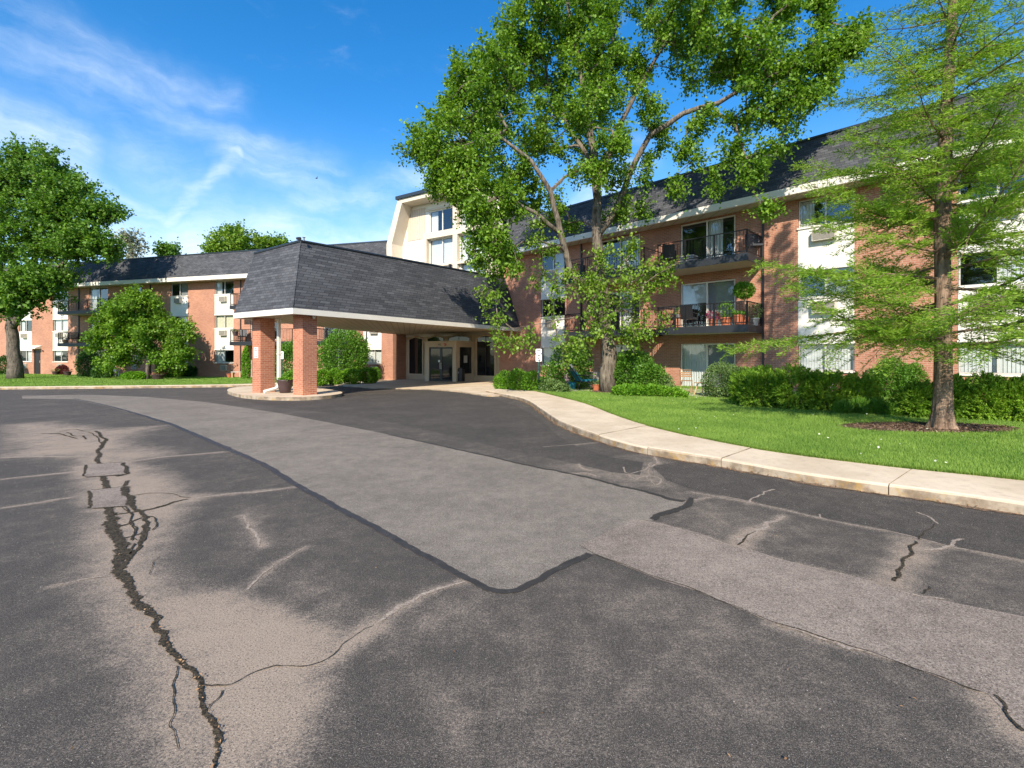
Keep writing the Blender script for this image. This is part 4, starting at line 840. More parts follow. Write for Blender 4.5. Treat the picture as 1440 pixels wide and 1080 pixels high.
pp = MB(); pp.box(vb+.002, vb+.008, -1.1, -.75, 1.25, 1.7); pp.build('paper_notice', plain('paper', (.45, .44, .4)), vo)
m_ = (da+db)/2
for a, b in ((da, m_), (m_, db)):
    f = MB(); t = .09; f.box(a, a+t, yv+.05, yv+.1, g1-.05, dz0); f.box(b-t, b-.004, yv+.05, yv+.1, g1-.05, dz0); f.box(a+t, b-t, yv+.05, yv+.099, g1-.05, g1+.2); f.box(a+t, b-t, yv+.05, yv+.099, dz0-.1, dz0-.001)
    do = f.build('door', M['bronze'], eb); p = MB(); p.box(a+t, b-t, yv+.07, yv+.08, g1+.2, dz0-.1); p.build('pane', M['darkglass'], do)
    h = MB(); hx = (b-t*.5) if a == da else (a+t*.5); h.tube([(hx, yv+.0, .85), (hx, yv+.0, 1.25)], .014, 6); h.box(hx-.01, hx+.01, yv+.0, yv+.05, .87, .89); h.box(hx-.01, hx+.01, yv+.0, yv+.05, 1.2, 1.22); h.build('handle', M['alu'], do)
nb = MB(); nb.box(m_-.25, m_-.09, yv+.062, yv+.069, 1.28, 1.42); nb.build('paper_notice', plain('paper2', (.7, .7, .68)), eb)
text_mesh('450', .17, M['ink'], eb, (X(618, yv), yv-.004, Z(618, 484.6, yv)), (R(90), 0, 0), 'house_number')
rb = MB(); xx = X(626, yv); zz = Z(626, 484.6, yv); rb.prismy([(xx-.12, zz+.09), (xx-.12, zz+.04), (xx-.02, zz+.03), (xx-.07, zz-.07), (xx+.05, zz-.09), (xx+.12, zz-.01), (xx+.09, zz+.08)], yv-.012, yv-.002); rb.build('sticker', M['red'], eb)
# ---- canopy
cz = g(-8, 18); cp = thing('entrance_canopy', 'drive-through canopy with dark shingled hip roof on two square brick columns', 'canopy', (*FC.w(3.3, -14)[:2], cz), R(-32.5))
def cl(x, y): return (x-3.3, y+14)        # block frame -> canopy frame
ex, ey = 5.07, -14.93; lx_ = 1.2
pl = [cl(ex, ey), cl(ex, .55), cl(-5.0, -.004), cl(lx_, ey)]
zs, zf = 2.95-cz, 3.15-cz
def inset(poly, d):   # polygon shrunk by per-edge distances
    n = len(poly); L = []
    for i in range(n):
        a = Vector(poly[i]); b = Vector(poly[(i+1) % n]); t = (b-a).normalized(); nn = Vector((-t.y, t.x)); L.append((a+nn*d[i], t))
    out = []
    for i in range(n):
        p, t = L[i-1]; q, s = L[i]; k = ((q-p).x*s.y-(q-p).y*s.x)/(t.x*s.y-t.y*s.x); v = p+t*k; out.append((v.x, v.y))
    return out
fi = inset(pl, [.14, 0, .14, .14]); f = MB(); n = 4
for i in (0, 2, 3):
    a, b = pl[i], pl[(i+1) % 4]; c, d = fi[(i+1) % 4], fi[i]; f.prism([a, b, c, d], zs, zf)
f.build('fascia', M['white'], cp)
s = MB(); s.prism(inset(pl, [.141, 0, .141, .141]), zs+.03, zs+.08); s.build('soffit', M['soffit'], cp)
rt = inset(pl, [1.15, 0, .02, 1.05]); ro0 = inset(pl, [.01, 0, .01, .01]); zr = [5.78-cz, 6.30-cz, 6.3-cz, 5.68-cz]
r = MB(); vs = [(p[0], p[1], zf-.015) for p in ro0]+[(p[0], p[1], z) for p, z in zip(rt, (zr[0], zr[1], zr[2], zr[3]))]
# order of vertices: near corner, near end, far end, left corner
r.add(vs, [(0, 1, 5, 4), (1, 2, 6, 5), (2, 3, 7, 6), (3, 0, 4, 7), (4, 5, 6, 7), (3, 2, 1, 0)]); rf = r.build('roof', M['shingle'], cp)
e = MB(); 
for i, j in ((4, 5), (7, 4)): e.tube([tuple(Vector(vs[i])+Vector((0, 0, .02))), tuple(Vector(vs[j])+Vector((0, 0, .02)))], .055, 6)
e.build('roof_edge', M['metalcap'], rf)
ri = MB()
a_, b_ = Vector(vs[0]), Vector(vs[4]); ri.tube([tuple(a_), tuple(b_)], .018, 6); ri.build('hip_ridge', M['shingle'], rf)
ccx = FC.x(425, 0); 
c1w = FC.w(0, 0)
colw = .58; cxr = 5.07-.38; cy0 = ey+.62
for k, x1_ in enumerate((cxr, cxr-2.71)):
    c = MB(); a = cl(x1_-colw, cy0); c.cbox(a[0], a[0]+colw, a[1], a[1]+colw, -.05, zs+.029, .006)
    co = c.build('column', M['brick2'], cp); bb = MB(); bb.box(a[0]-.01, a[0]+colw+.01, a[1]-.01, a[1]+colw+.01, .0, .145); bb.build('column_base', M['brick2'], co)
xl2 = cxr-2.71; a = cl(xl2, cy0)
dsp = MB(); px_ = a[0]+colw+.062; py_ = a[1]+colw-.22
dsp.box(px_-.055, px_+.055, py_-.05, py_+.05, .42, zs)
dsp.tube([(px_, py_, .46), (px_, py_-.04, .36), (px_, py_-.14, .29), (px_, py_-.58, .20)], .062, 8)
dsp.box(px_-.065, px_+.065, py_-.06, py_+.06, 1.6, 1.64); dsp.build('downspout', M['white'], cp)
cam_ = MB(); q = cl(cxr+.1, cy0+.1); cam_.lathe([(.07, zs+.03), (.075, zs-.01), (.06, zs-.07), (.03, zs-.1)], q[0]-.02, q[1]+.3, 14); cam_.build('camera_dome', M['alu'], cp)
# floodlights on the roof peak
fl = thing('floodlight', 'small black floodlight on the peak of the canopy roof', 'light', tuple(FC.w(*(lambda p: (p[0]+3.3, p[1]-14))(rt[0]))[:2])+(5.78,), R(-32.5))
b = MB(); b.box(-.12, -.02, -.06, .06, .1, .25); b.box(-.02, .0, -.02, .02, .0, .2); b.build('housing', M['bronze'], fl); b = MB(); b.prismx([(-.07, .14), (.05, .14), (.08, .3), (-.1, .26)], -.34, -.122); b.build('lamp_head', M['plastic'], fl)
b = MB(); b.tube([(.32, 0, 0), (.32, 0, .22)], .05, 8); b.lathe([(.09, .18), (.09, .21)], .32, 0, 8); b.build('vent_stub', M['grey'], fl); fl.scale = (.62, .62, .62)
fl2 = thing('floodlight', 'tiny black floodlight on the canopy roof edge below the white front', 'light', (*FC.w(*(lambda p: (p[0]+3.3, p[1]-14))((rt[0][0], X(617) and rt[0][1]+8.6)))[:2], 6.08), R(-32.5))
b = MB(); b.box(-.06, .06, -.05, .05, .08, .24); b.tube([(0, 0, 0), (0, 0, .1)], .02, 6); b.build('housing', M['plastic'], fl2)
# island under the columns
isl = []
a = FC.w(cxr-1.5, cy0+.2); 
pts = [G(319.5, 553.5)[:2], G(330, 558)[:2], G(352, 561.5)[:2], G(385, 563.3)[:2], G(425, 563.5)[:2], G(458, 561.3)[:2], G(478, 558.6)[:2], G(483, 556)[:2]]
bk = [G(472, 552.5)[:2], G(440, 548.5)[:2], G(400, 546)[:2], G(360, 545.5)[:2], G(330, 548)[:2], G(320, 550.5)[:2]]
ip = chaikin(pts+bk+[pts[0]], 2)[:-1]
sheet('traffic_island', ip, .12, m_conc, .6, .2)
# ------------------------------------------------------------------ trees
def Wp(px, py, Y): return WP(px, py, Y)
tb = G(856, 551, .12); TY = tb[1]
def P(px, py, dy=0.0): return WP(px, py, TY+dy)
blobs = []
def bl(px, py, dy, rpx, rpy, n, rd=1.5):
    x, y, z = P(px, py, dy); s = (TY+dy)/F; cs = 1/math.hypot(1, (px-720)/F); blobs.append((x, y, z, rpx*s*cs, rd*cs, rpy*s, n))
for a in [(690,150,0,75,75,62,2.2),(655,215,-1,60,50,34,1.6),(597,200,-.5,26,24,10,.6),(622,160,-.5,22,14,5,.5),(690,285,-1.5,50,40,26,1.4),(640,258,-1,40,40,20,1.0),(715,90,1,60,45,36,2),(705,350,-1.5,40,38,20,1.1),(655,120,.3,22,32,8,.8),
          (765,25,0,55,40,30,2),(835,40,1,55,60,28,2),(800,110,1.5,50,60,26,2),(870,110,2,45,60,16,1.6),(760,190,1.2,45,45,18,1.5),(735,240,0,35,40,14,1.2),(820,-50,0,90,50,24,3),(930,-40,0,90,50,22,3),(1060,-50,0,70,45,16,2.5),
          (935,60,0,60,55,24,2),(985,20,-1,60,45,22,2),(1010,85,-1.5,60,42,22,1.8),(1075,85,-2,60,42,21,1.8),(1085,25,-1.5,45,35,15,1.6),(1135,100,-2.5,46,34,20,1.3),(1175,70,-2.8,26,18,10,.6),(1207,46,-3,16,9,5,.35),(1115,145,-2.5,36,24,10,1.0),(1150,20,-2,24,26,8,.8),
          (1055,150,-2,40,28,12,1.1),(1098,190,-2.5,14,20,3,.4),(1030,205,-1.8,12,26,4,.5),(965,215,-1,12,30,4,.5),(925,190,0,22,34,5,.8),(1052,245,-2.3,16,30,5,.4),(1075,285,-2.4,14,20,3,.3),(1000,245,-1.5,10,22,2,.3),(900,240,0.3,24,24,4,.8),(945,270,-.8,10,18,2,.3),(880,290,.5,26,26,6,.8),(820,200,1.2,40,50,10,1.2),(860,190,1.5,30,50,8,1.2),(790,290,1,36,36,9,1.2),(840,120,1.8,30,50,8,1.2),(815,150,-1.4,32,52,9,.7),(870,190,-1.4,30,40,7,.7),(850,85,-1.4,36,44,9,.8),(905,130,-1.2,26,34,5,.6),(835,240,-1.2,28,30,6,.6),(985,165,-1.5,22,24,5,.8)]: bl(*a)
limbs = [([tb, P(856,500), P(850,440,.1), P(843,380,.2), P(840,300,.3), P(836,230,.3), P(828,160,.4), P(815,90,.4), P(800,20,.3), P(790,-60,0)], [.35,.27,.235,.21,.175,.145,.12,.09,.06,.03]),
         ([P(845,450,.1), P(820,415,-.2), P(803,380,-.4), P(790,330,-.6), P(775,270,-.8), P(745,225,-1), P(700,190,-1.1), P(650,205,-1.2)], [.14,.135,.125,.11,.09,.07,.05,.02]),
         ([P(841,330,.3), P(870,290,.2), P(885,240,0), P(915,190,-.5), P(960,160,-.9), P(1010,145,-1.4), P(1048,122,-1.8), P(1110,95,-2.4), P(1190,55,-3)], [.135,.125,.115,.10,.09,.08,.06,.04,.02]),
         ([P(838,260,.3), P(865,190,.6), P(900,120,.8), P(935,60,.6), P(985,10,0), P(1040,-20,-.5)], [.11,.10,.08,.06,.04,.02]),
         ([P(836,235,.3), P(800,180,.8), P(770,110,1.0), P(760,40,.8), P(755,-20,.3)], [.09,.08,.06,.04,.02]),
         ([P(790,330,-.6), P(755,300,-1), P(715,280,-1.3), P(680,270,-1.6), P(650,250,-1.6)], [.09,.07,.06,.04,.02]),
         ([P(1000,150,-1.3), P(1035,180,-1.8), P(1050,225,-2.2), P(1062,275,-2.3)], [.05,.04,.03,.015]),
         ([P(828,160,.4), P(850,100,1.4), P(865,40,1.8), P(870,-30,1.6)], [.09,.08,.06,.03])]
# young bright shoots low on the trunk belong to the same tree
blobs2 = []; keep = blobs; blobs = blobs2
for a in [(870,385,-.6,60,42,14,.9),(815,430,-.8,55,46,11,.9),(800,480,-1,44,18,5,.7),(730,470,-1.4,40,22,5,.5),(695,420,-1.6,24,50,5,.5),(910,430,-.8,46,40,8,.8),(905,470,-.8,40,16,4,.6),(870,350,-.5,46,26,9,.8),(935,375,-.8,28,24,5,.5),(780,395,-.8,34,36,6,.7),(865,250,-.4,24,34,5,.6),(760,330,-1,26,26,6,.6)]: bl(*a)
lb = [([P(848,440,-.2), P(872,410,-.5), P(905,385,-.8)], [.03,.02,.01]), ([P(850,470,-.2), P(815,445,-.8), P(760,455,-1.3), P(720,462,-1.5)], [.03,.02,.012,.006]), ([P(850,455,-.2), P(880,420,-.7), P(925,385,-1), P(955,370,-1)], [.025,.02,.015,.008])]
limbs += lb
big = tree('maple_tree', 'tall broad maple with forked grey trunk standing by the sidewalk in front of the balconies', tb, limbs, keep, M['maple'], M['bark'], per=216, L=.118, sig=.36, shoot=.55, droop=.35, twig=.012, blobs2=blobs2, mat2=M['maple2'])
ring(tb[0], tb[1], .75, .65)
# left maple
lb_ = G(21, 532.5, .12); LY = lb_[1]
TY = LY; blobs = []
def P(px, py, dy=0.0): return WP(px, py, TY+dy)
for a in [(60,248,0,42,24,20,3),(20,265,0,50,46,44,3.5),(-40,280,0,60,60,50,4),(95,290,-1,50,35,44,3),(140,300,-1,32,14,16,1.5),(40,330,-1,60,40,46,3.5),(108,340,-2,46,24,36,2.2),(150,350,-2,20,12,8,1.0),(60,390,-2.5,60,26,34,2.5),(-30,370,-1,60,50,50,4),(10,420,-3,50,20,24,2),(60,215,0,16,10,4,1),(110,262,0,20,10,6,1),(20,222,0,20,10,6,1.5)]: bl(*a)
limbs = [([lb_, P(20,500), P(16,460), P(8,410), P(-10,340,.5), P(-20,280)], [.50,.37,.33,.22,.14,.07]), ([P(17,462), P(32,435), P(40,400), P(50,350), P(60,290), P(62,245)], [.24,.21,.18,.14,.09,.04]), ([P(38,415), P(70,385,-1), P(100,360,-2), P(140,345,-2)], [.16,.12,.08,.04]), ([P(50,350), P(85,320,-.5), P(130,300,-1)], [.12,.08,.04]), ([P(10,420), P(-20,390,-1), P(-60,350,-1)], [.2,.12,.06])]
tree('maple_tree', 'large dark maple with thick trunk on the left lawn at the picture edge', lb_, limbs, blobs, M['maple3'], M['bark3'], per=190, L=.21, sig=.45, shoot=1.1, droop=.05, twig=.015)
# small round tree
sb = G(207.5, 533.5, .12); LY = TY = sb[1]; blobs = []
for a in [(190,440,0,45,26,60,2.2),(215,470,0,50,30,70,2.4),(165,475,0,40,28,56,2.2),(245,470,0,26,22,26,1.3),(240,500,-.3,30,14,22,1.2),(170,505,0,36,14,26,1.4),(200,420,0,28,10,20,1.3),(150,450,0,16,16,9,1),(262,495,0,12,10,5,.5)]: bl(*a)
limbs = [([sb, P(207,505), P(204,485), P(198,460), P(195,430)], [.13,.11,.09,.07,.04]), ([P(206,505), P(185,485), P(165,470)], [.07,.05,.03]), ([P(206,500), P(225,480), P(245,470)], [.07,.05,.03])]
tree('ornamental_tree', 'small round leafy tree with thin trunk on the left lawn', sb, limbs, blobs, M['maple'], M['bark3'], per=110, L=.17, sig=.4, shoot=.6, droop=.1, twig=.008)
# trees behind the left wing
for i, (px, py, Y, rx, ry, n, mat, lab, nm) in enumerate([(338,345,62,44,22,90,'maple2','bright green tree crown rising behind the left wing roof','maple_tree'), (385,348,64,20,14,30,'maple2','lower bright tree crown beside the canopy roof peak','maple_tree'), (238,357,62,22,8,22,'maple3','small dark tree top just showing over the left wing roof','ash_tree'), (185,345,58,18,24,34,'sparse','pale sparse tree top behind the roof next to the big left maple','poplar_tree'), (300,352,60,16,8,16,'maple2','narrow green tree top over the middle of the left roof','maple_tree')]):
    b0 = WP(px, 530, Y); b0 = (b0[0], b0[1], -.4); TY = Y; blobs = []; bl(px, py, 0, rx, ry, n, rx*Y/F*.8); bl(px, py+30, 0, rx*.9, 20, n//2, 2)
    def P(px, py, dy=0.0): return WP(px, py, TY+dy)
    tree(nm, lab, b0, [([b0, P(px, 440), P(px+2, py+25), P(px, py-ry*.3)], [.35, .25, .15, .05]), ([P(px, 400), P(px-rx*.5, py+5)], [.12, .04]), ([P(px, 400), P(px+rx*.5, py+5)], [.12, .04])], blobs, M[mat], M['bark3'], per=70 if mat != 'sparse' else 30, L=.34, sig=.7, shoot=1.1, droop=0, group='trees behind the left wing', twig=.014)
# feathery larch on the right
cb = G(1326, 603, .12); 
def larch():
    B = np.array(cb); root = thing('larch_tree', 'feathery bright green larch with reddish flared trunk in a mulch bed on the lawn', 'tree', cb)
    s = cb[1]/F; top = 13.2
    def ctr(z):  # trunk centre line
        t = z/top; return B+np.array([.18*t*z*.35+.02*math.sin(z), .02*z, z])
    mb = MB(); zs_ = [0, .12, .3, .6, 1.0, 1.6, 2.5, 4, 6, 8, 10, 11.5, top]; rs = [.25, .20, .17, .15, .14, .13, .12, .13, .105, .08, .05, .03, .01]; nseg = 22
    vs = []; 
    for z, r in zip(zs_, rs):
        c = ctr(z)-B
        for k in range(nseg): a = 2*math.pi*k/nseg; rr = r*(1+(.20*math.exp(-z/.35))*math.cos(5*a+.6)+.05*math.cos(9*a+z)); vs.append((c[0]+rr*math.cos(a), c[1]+rr*math.sin(a), c[2]))
    mb.add(vs, [(i*nseg+k, i*nseg+(k+1) % nseg, (i+1)*nseg+(k+1) % nseg, (i+1)*nseg+k) for i in range(len(zs_)-1) for k in range(nseg)]); mb.build('trunk', M['bark2'], root, True)
    S0 = []; S1 = []; Ra = []; Rb = []; C = []; D = []
    z = 1.55; az = 2.6
    brs = [(1.6, math.pi*1.04, 3.2), (2.0, math.pi*.92, 3.9), (2.1, -.3, 2.6), (1.9, 1.2, 2.5)]
    while z < top-.3:
        az += 2.399+rng.normal(0, .3); t = z/top; Lb = (4.5*(1-t)**1.05)*rng.uniform(.7, 1.05)*(0.8 if z < 2.2 else 1)
        brs.append((z, az, Lb)); z += rng.uniform(.07, .13)
    for (z, az, Lb) in brs:
        p = ctr(z); el = rng.uniform(-.05, .36); d = np.array([math.cos(az), math.sin(az), el]); n = max(4, int(Lb/.22)); q = p.copy(); r0 = .008+.006*Lb; pts = [q.copy()]
        for i in range(n):
            d = d+rng.normal(0, .05, 3)+np.array([0, 0, .015 if z > 3 else .006]); d /= np.linalg.norm(d); q = q+d*Lb/n; pts.append(q.copy())
        for i in range(n):
            S0.append(pts[i]); S1.append(pts[i+1]); Ra.append(r0*(1-i/n)+.003); Rb.append(r0*(1-(i+1)/n)+.003)
        for i in range(1, n+1):
            u = i/n
            if u < .10: continue
            for sgn in (-1, 1):
                for rep in range(2):
                    lt = Lb*.30*(1.15-u)*rng.uniform(.5, 1.2)+.12; sd = np.array([-d[1]*sgn, d[0]*sgn, 0])+d*.7+np.array([0, 0, rng.normal(.06, .34)]); sd /= np.linalg.norm(sd); b0 = pts[i]; e = b0+sd*lt+np.array([0, 0, -.30*lt*lt/.6])
                    S0.append(b0); S1.append(e); Ra.append(.006); Rb.append(.002)
                    m = max(3, int(lt/.055))
                    for k in range(m):
                        w = (k+.5)/m; c = b0*(1-w)+e*w
                        # tertiary spray: needles both sides, nearly horizontal
                        tl = .17*(1.1-w*.5)
                        for s2 in (-1, 1):
                            td = np.array([-sd[1]*s2, sd[0]*s2, rng.normal(0, .35)])+sd*.8; td /= np.linalg.norm(td)
                            for h in range(4): cc = c+td*tl*(h+.6)/4*rng.uniform(.7, 1.2)+rng.normal(0, .014, 3); C.append(cc); D.append(td+rng.normal(0, .30, 3))
    np_mesh('branches', seg_tubes(np.array(S0)-B, np.array(S1)-B, np.array(Ra), np.array(Rb), 4), 4, M['bark2'], root)
    C = np.array(C)-B; D = np.array(D); k = rng.random(len(C)) < .95; C = C[k]; D = D[k]; print('larch needles', len(C)); Ls = rng.uniform(.055, .10, len(C))
    np_mesh('foliage', leaf_verts(C, D, Ls, Ls*.22, tilt=.8, fold=.1), 4, M['larch'], root)
larch(); ring(cb[0]-.15, cb[1]+.15, 1.55, .62)
# ------------------------------------------------------------------ shrubs
def sb_(name, label, specs, mat, n, L=.07, cat='shrub', dz=.11, **k):
    """specs: (px, py base row, width px, height px, depth factor)"""
    bs = []
    for s_ in specs:
        px, py, wpx, hpx = s_[:4]; df = s_[4] if len(s_) > 4 else 1.0; x, y, z = G(px, py, dz); s = y/F; rz = hpx*s*.56; rx = wpx*s*.5/math.hypot(1, (px-720)/F)**.8; bs.append((x, y+rx*.5*df, z+rz*.85, rx, rx*.8*df, rz))
    return shrub(name, label, bs, M[mat], n, L, cat=cat, **k)
sb_('hedge', 'low clipped bright hedge beside the signpost at the entrance walk', [(712,548,26,24),(730,549,30,27),(748,550,26,25),(702,546,16,18)], 'bushB', 9000, .07, 'hedge')
sb_('shrub', 'tall dark climbing shrub against the wall between signpost and lounge chair', [(800,548,50,58,.7),(778,550,30,40,.6),(815,546,34,66,.5)], 'bushA', 9000, .09, inner=.6)
sb_('shrub', 'low pale leafy shrub at the foot of the tall dark climber', [(776,551,30,16),(790,552,22,12),(768,550,18,20)], 'bushD', 3000, .07)
sb_('shrub', 'rounded deep green shrub right of the maple trunk', [(893,552,60,54,.8),(915,554,44,40,.8),(875,550,30,46,.6)], 'bushA', 14000, .09)
sb_('ground_cover', 'low bright green groundcover along the lawn right of the maple trunk', [(890,557,50,14),(920,558,44,15),(945,559,34,13),(960,560,20,9)], 'bushB', 7000, .08, 'plant', lump=.2, upb=.6)
sb_('shrub', 'arching grey green shrub between the maple and the patio chair', [(918,552,40,34,.7),(934,554,28,26,.7)], 'bushD', 5000, .08, inner=.6)
sb_('shrub', 'light grey green bush beside the wooden stool', [(1020,560,52,46,.8),(1042,561,44,40,.8)], 'bushD', 12000, .055)
sb_('shrub', 'bushy green shrub against the brick wall below the lone downspout', [(1085,545,60,48,.6),(1112,545,34,40,.6)], 'bushA', 9000, .07)
sb_('juniper', 'broad dark juniper on the left of the larch', [(1080,574,64,50,.8),(1125,577,70,54,.8),(1175,579,70,52,.8),(1215,580,56,46,.8),(1050,570,40,44,.7)], 'juniper', 80000, .075, 'shrub', asp=.24, upb=.22, lump=.22, tuft=45)
sb_('shrub', 'rounded leafy green shrub behind the larch trunk', [(1262,560,70,50,.7),(1295,560,46,44,.6),(1232,558,34,36,.6)], 'bushA', 16000, .06)
sb_('juniper', 'long dark juniper running past the larch trunk to the right edge', [(1300,588,56,44,.7),(1350,590,70,52,.7),(1400,592,74,56,.7),(1450,594,80,58,.7),(1275,584,34,30,.6)], 'juniper', 90000, .075, 'shrub', asp=.24, upb=.22, lump=.22, tuft=45)
sb_('daylily_clump', 'low strappy daylily clump at the lawn edge between the two junipers', [(1190,583,26,14),(1215,583,30,18),(1240,584,32,18),(1262,586,26,16)], 'bushA', 3400, .22, 'plant', asp=.07, upb=1.2, tilt=1.0)
# behind the canopy and along the left wing
sb_('shrub', 'big rounded dense shrub seen under the canopy right of the near column', [(479,535,70,68,.8)], 'bushA', 15000, .12)
sb_('shrub', 'rounded shrub seen between the two canopy columns', [(404,535,48,48,.8)], 'bushA', 8000, .12)
for i, (px, w) in enumerate(((408,26),(450,22),(470,24),(493,28),(517,24))):
    sb_('hedge', ['low clipped bush behind the planter', 'low clipped bush just right of the near column', 'low clipped bush second from the near column', 'low clipped bush third from the near column', 'low clipped bush near the entrance pier'][i], [(px, 541-i*.8, w, 18+i*.3)], 'bushB', 3500, .08, 'hedge', group='clipped bushes behind the canopy')
sb_('shrub', 'small dark shrub at the foot of the entrance pier', [(526,534.5,16,16)], 'bushA', 1600, .09)
for k_, (px, py, w, h, mt, lab) in enumerate([(258,530,34,14,'bushC','dark low shrub right of the small round tree'), (285,529,34,16,'bushC','dark low shrub under the white window bay'), (312,528.5,30,13,'bushA','pale edged shrub below the ground floor window by the canopy'), (54,525,22,14,'golden','golden yellow green shrub beside the dark side door'), (68,526,16,10,'purple','small reddish shrub next to the golden one'), (35,524,14,22,'purple','reddish bush behind the big left trunk'), (2,527,26,24,'bushC','dark shrub at the far left edge'), (120,530,36,34,'bushC','dark leafy shrub left of the small round tree'), (140,532,30,16,'bushC','dark low shrub in the shade of the small round tree'), (235,531,40,30,'bushB','bright shrub just behind the small round tree'), (185,534,40,10,'bushB','low bright plants around the small round tree'), (345,533,12,40,'bushB','slim green shrub left of the far column'), (85,527,20,12,'purple','low reddish plants under the ground floor window')]):
    sb_('shrub', lab, [(px, py, w, h, .7)], mt, 2600 if w < 30 else 5000, .12)
# ------------------------------------------------------------------ things
def at(px, py, dz=.12): return G(px, py, dz)
def signpost(px, py, H, label, faces, ang):
    p = at(px, py); t = thing('signpost', label, 'sign', p, ang); m = MB(); m.box(-.025, .025, -.012, .012, -.1, H); m.build('post', M['signg'], t); return t
def plate(parent, x0, x1, z0, z1, y, marks, name='plate', r=.02):
    m = MB(); m.prismy([(x0+r, z0), (x1-r, z0), (x1, z0+r), (x1, z1-r), (x1-r, z1), (x0+r, z1), (x0, z1-r), (x0, z0+r)], y-.006, y); p = m.build(name, M['signw'], parent)
    for k, (a, b, c, d, mt) in enumerate(marks): q = MB(); q.box(a, b, y-.0085, y-.0065, c, d); q.build('printed_mark', M[mt], p)
    return p
s1 = signpost(757.5, 549.5, 1.62, 'green signpost with two small white plates beside the clipped hedge', 2, R(-8))
plate(s1, -.12, .12, 1.49, 1.68, -.013, [(-.06, .06, 1.60, 1.63, 'ink'), (-.06, -.02, 1.53, 1.57, 'ink'), (.02, .06, 1.53, 1.57, 'ink')]); plate(s1, -.12, .12, 1.17, 1.47, -.013, [(-.05, .06, 1.40, 1.43, 'ink'), (.0, .03, 1.32, 1.40, 'ink'), (-.04, .01, 1.28, 1.32, 'ink'), (-.02, .04, 1.21, 1.24, 'ink')])
s2 = signpost(396.5, 537, 1.75, 'green signpost with white parking plate seen between the canopy columns', 1, R(-12))
plate(s2, -.12, .12, 1.40, 1.86, -.013, [(-.02, .02, 1.68, 1.80, 'ink'), (-.06, .06, 1.60, 1.62, 'ink'), (-.02, .02, 1.45, 1.55, 'ink')])
fpos = FC.w(cxr-2.71-colw/2, cy0-.005); t = thing('wall_sign', 'small white sign with red lettering on the far canopy column', 'sign', (fpos.x, fpos.y, 1.42), R(-32.5))
plate(t, -.15, .15, 0, .42, -.003, [], 'plate'); text_mesh('NO', .09, M['red'], t, (0, -.012, .36), (R(90), 0, 0)); text_mesh('PARKING', .055, M['red'], t, (0, -.012, .28), (R(90), 0, 0)); text_mesh('FIRE LANE', .05, M['red'], t, (0, -.012, .06), (R(90), 0, 0))
pp_ = FC.w(cxr-1.88, cy0+.50); t = thing('planter', 'large brown planter pot between the two canopy columns', 'planter', (pp_.x, pp_.y, g(pp_.x, pp_.y)+.12), 0)
m = MB(); m.lathe([(.17, 0), (.2, .03), (.235, .2), (.28, .40), (.305, .48), (.305, .52), (.28, .52), (.27, .46)], 0, 0, 24); m.build('pot', M['planter'], t, True); m = MB(); m.lathe([(.265, .45), (.26, .46)], 0, 0, 20); m.build('soil', M['room'], t)
shrub('x', 'x', [(pp_.x, pp_.y, t.location.z+.52, .26, .26, .07)], M['bushB'], 500, .07, parent=t, stems=False, base=tuple(t.location))
bp = FC.w(FC.x(647.5, -1.5), -1.5); t = thing('trash_bin', 'small black waste bin beside the entrance doorway', 'bin', (bp.x, bp.y, g(bp.x, bp.y)+.06), R(-32.5))
m = MB(); m.cbox(-.22, .22, -.2, .2, 0, .68, .04); m.build('body', M['plastic'], t); m = MB(); m.cbox(-.24, .24, -.22, .22, .681, .76, .05); m.cbox(-.17, .17, -.15, .15, .761, .84, .05); m.build('lid', M['plastic'], t); m = MB(); m.box(-.17, .05, -.206, -.202, .5, .6); m.build('label_plate', M['grey'], t)
# bird
t = thing('bird', 'tiny dark bird flying in the blue sky left of the white front', 'bird', WP(445, 251, 60), R(40)); m = MB()
m.tube([(-.16, 0, 0), (-.05, 0, .02), (.08, 0, .02), (.16, 0, .0)], [.01, .05, .05, .012], 6); m.add([(-.02, .03, .03), (.08, .03, .03), (.02, .42, .14), (-.04, .40, .13)], [(0, 1, 2, 3)]); m.add([(-.02, -.03, .03), (.08, -.03, .03), (.02, -.42, .14), (-.04, -.40, .13)], [(3, 2, 1, 0)]); m.build('body', M['plastic'], t)
# patio slabs and furniture in front of right wing
def patio(pxs, name='patio'): return sheet(name, [G(x, y, .1)[:2] for x, y in pxs], .135, M['concrete'], .6, .1)
patio([(940,556),(1010,560),(1040,551),(960,547)]); 
patio([(800,551),(850,550),(870,545),(800,543)])
def stick(m, a, b, r=.012): m.tube([a, b], r, 6)
def folding_chair(loc, rz, label, mat='wood', group=None):
    t = thing('folding_chair', label, 'chair', loc, rz, group); m = MB()
    for x in (-.2, .2): stick(m, (x, -.25, 0), (x*.98, .2, .86), .014); stick(m, (x*.9, .26, 0), (x*.9, -.2, .47), .014)
    stick(m, (-.2, .2, .86), (.2, .2, .86), .016); stick(m, (-.2, -.22, .06), (.2, -.22, .06), .01); m.build('frame', M[mat], t); s = MB()
    for i in range(6): s.box(-.19, .19, -.2+i*.07, -.145+i*.07, .45, .468)
    s.build('seat', M[mat], t); s = MB()
    for i in range(3): s.box(-.19, .19, .125+i*.028, .14+i*.028, .60+i*.07, .65+i*.07)
    s.build('backrest', M[mat], t); return t
folding_chair(at(965, 552.5), R(150), 'wooden folding chair on the patio in front of the ground floor door')
q = at(990, 556); t = thing('side_stool', 'pale wooden stool with splayed legs on the patio next to the folding chair', 'stool', q, R(20)); m = MB()
for i in range(4): m.box(-.26, .26, -.2+i*.1, -.11+i*.1, .43, .46)
m.build('seat', M['palewood'], t)
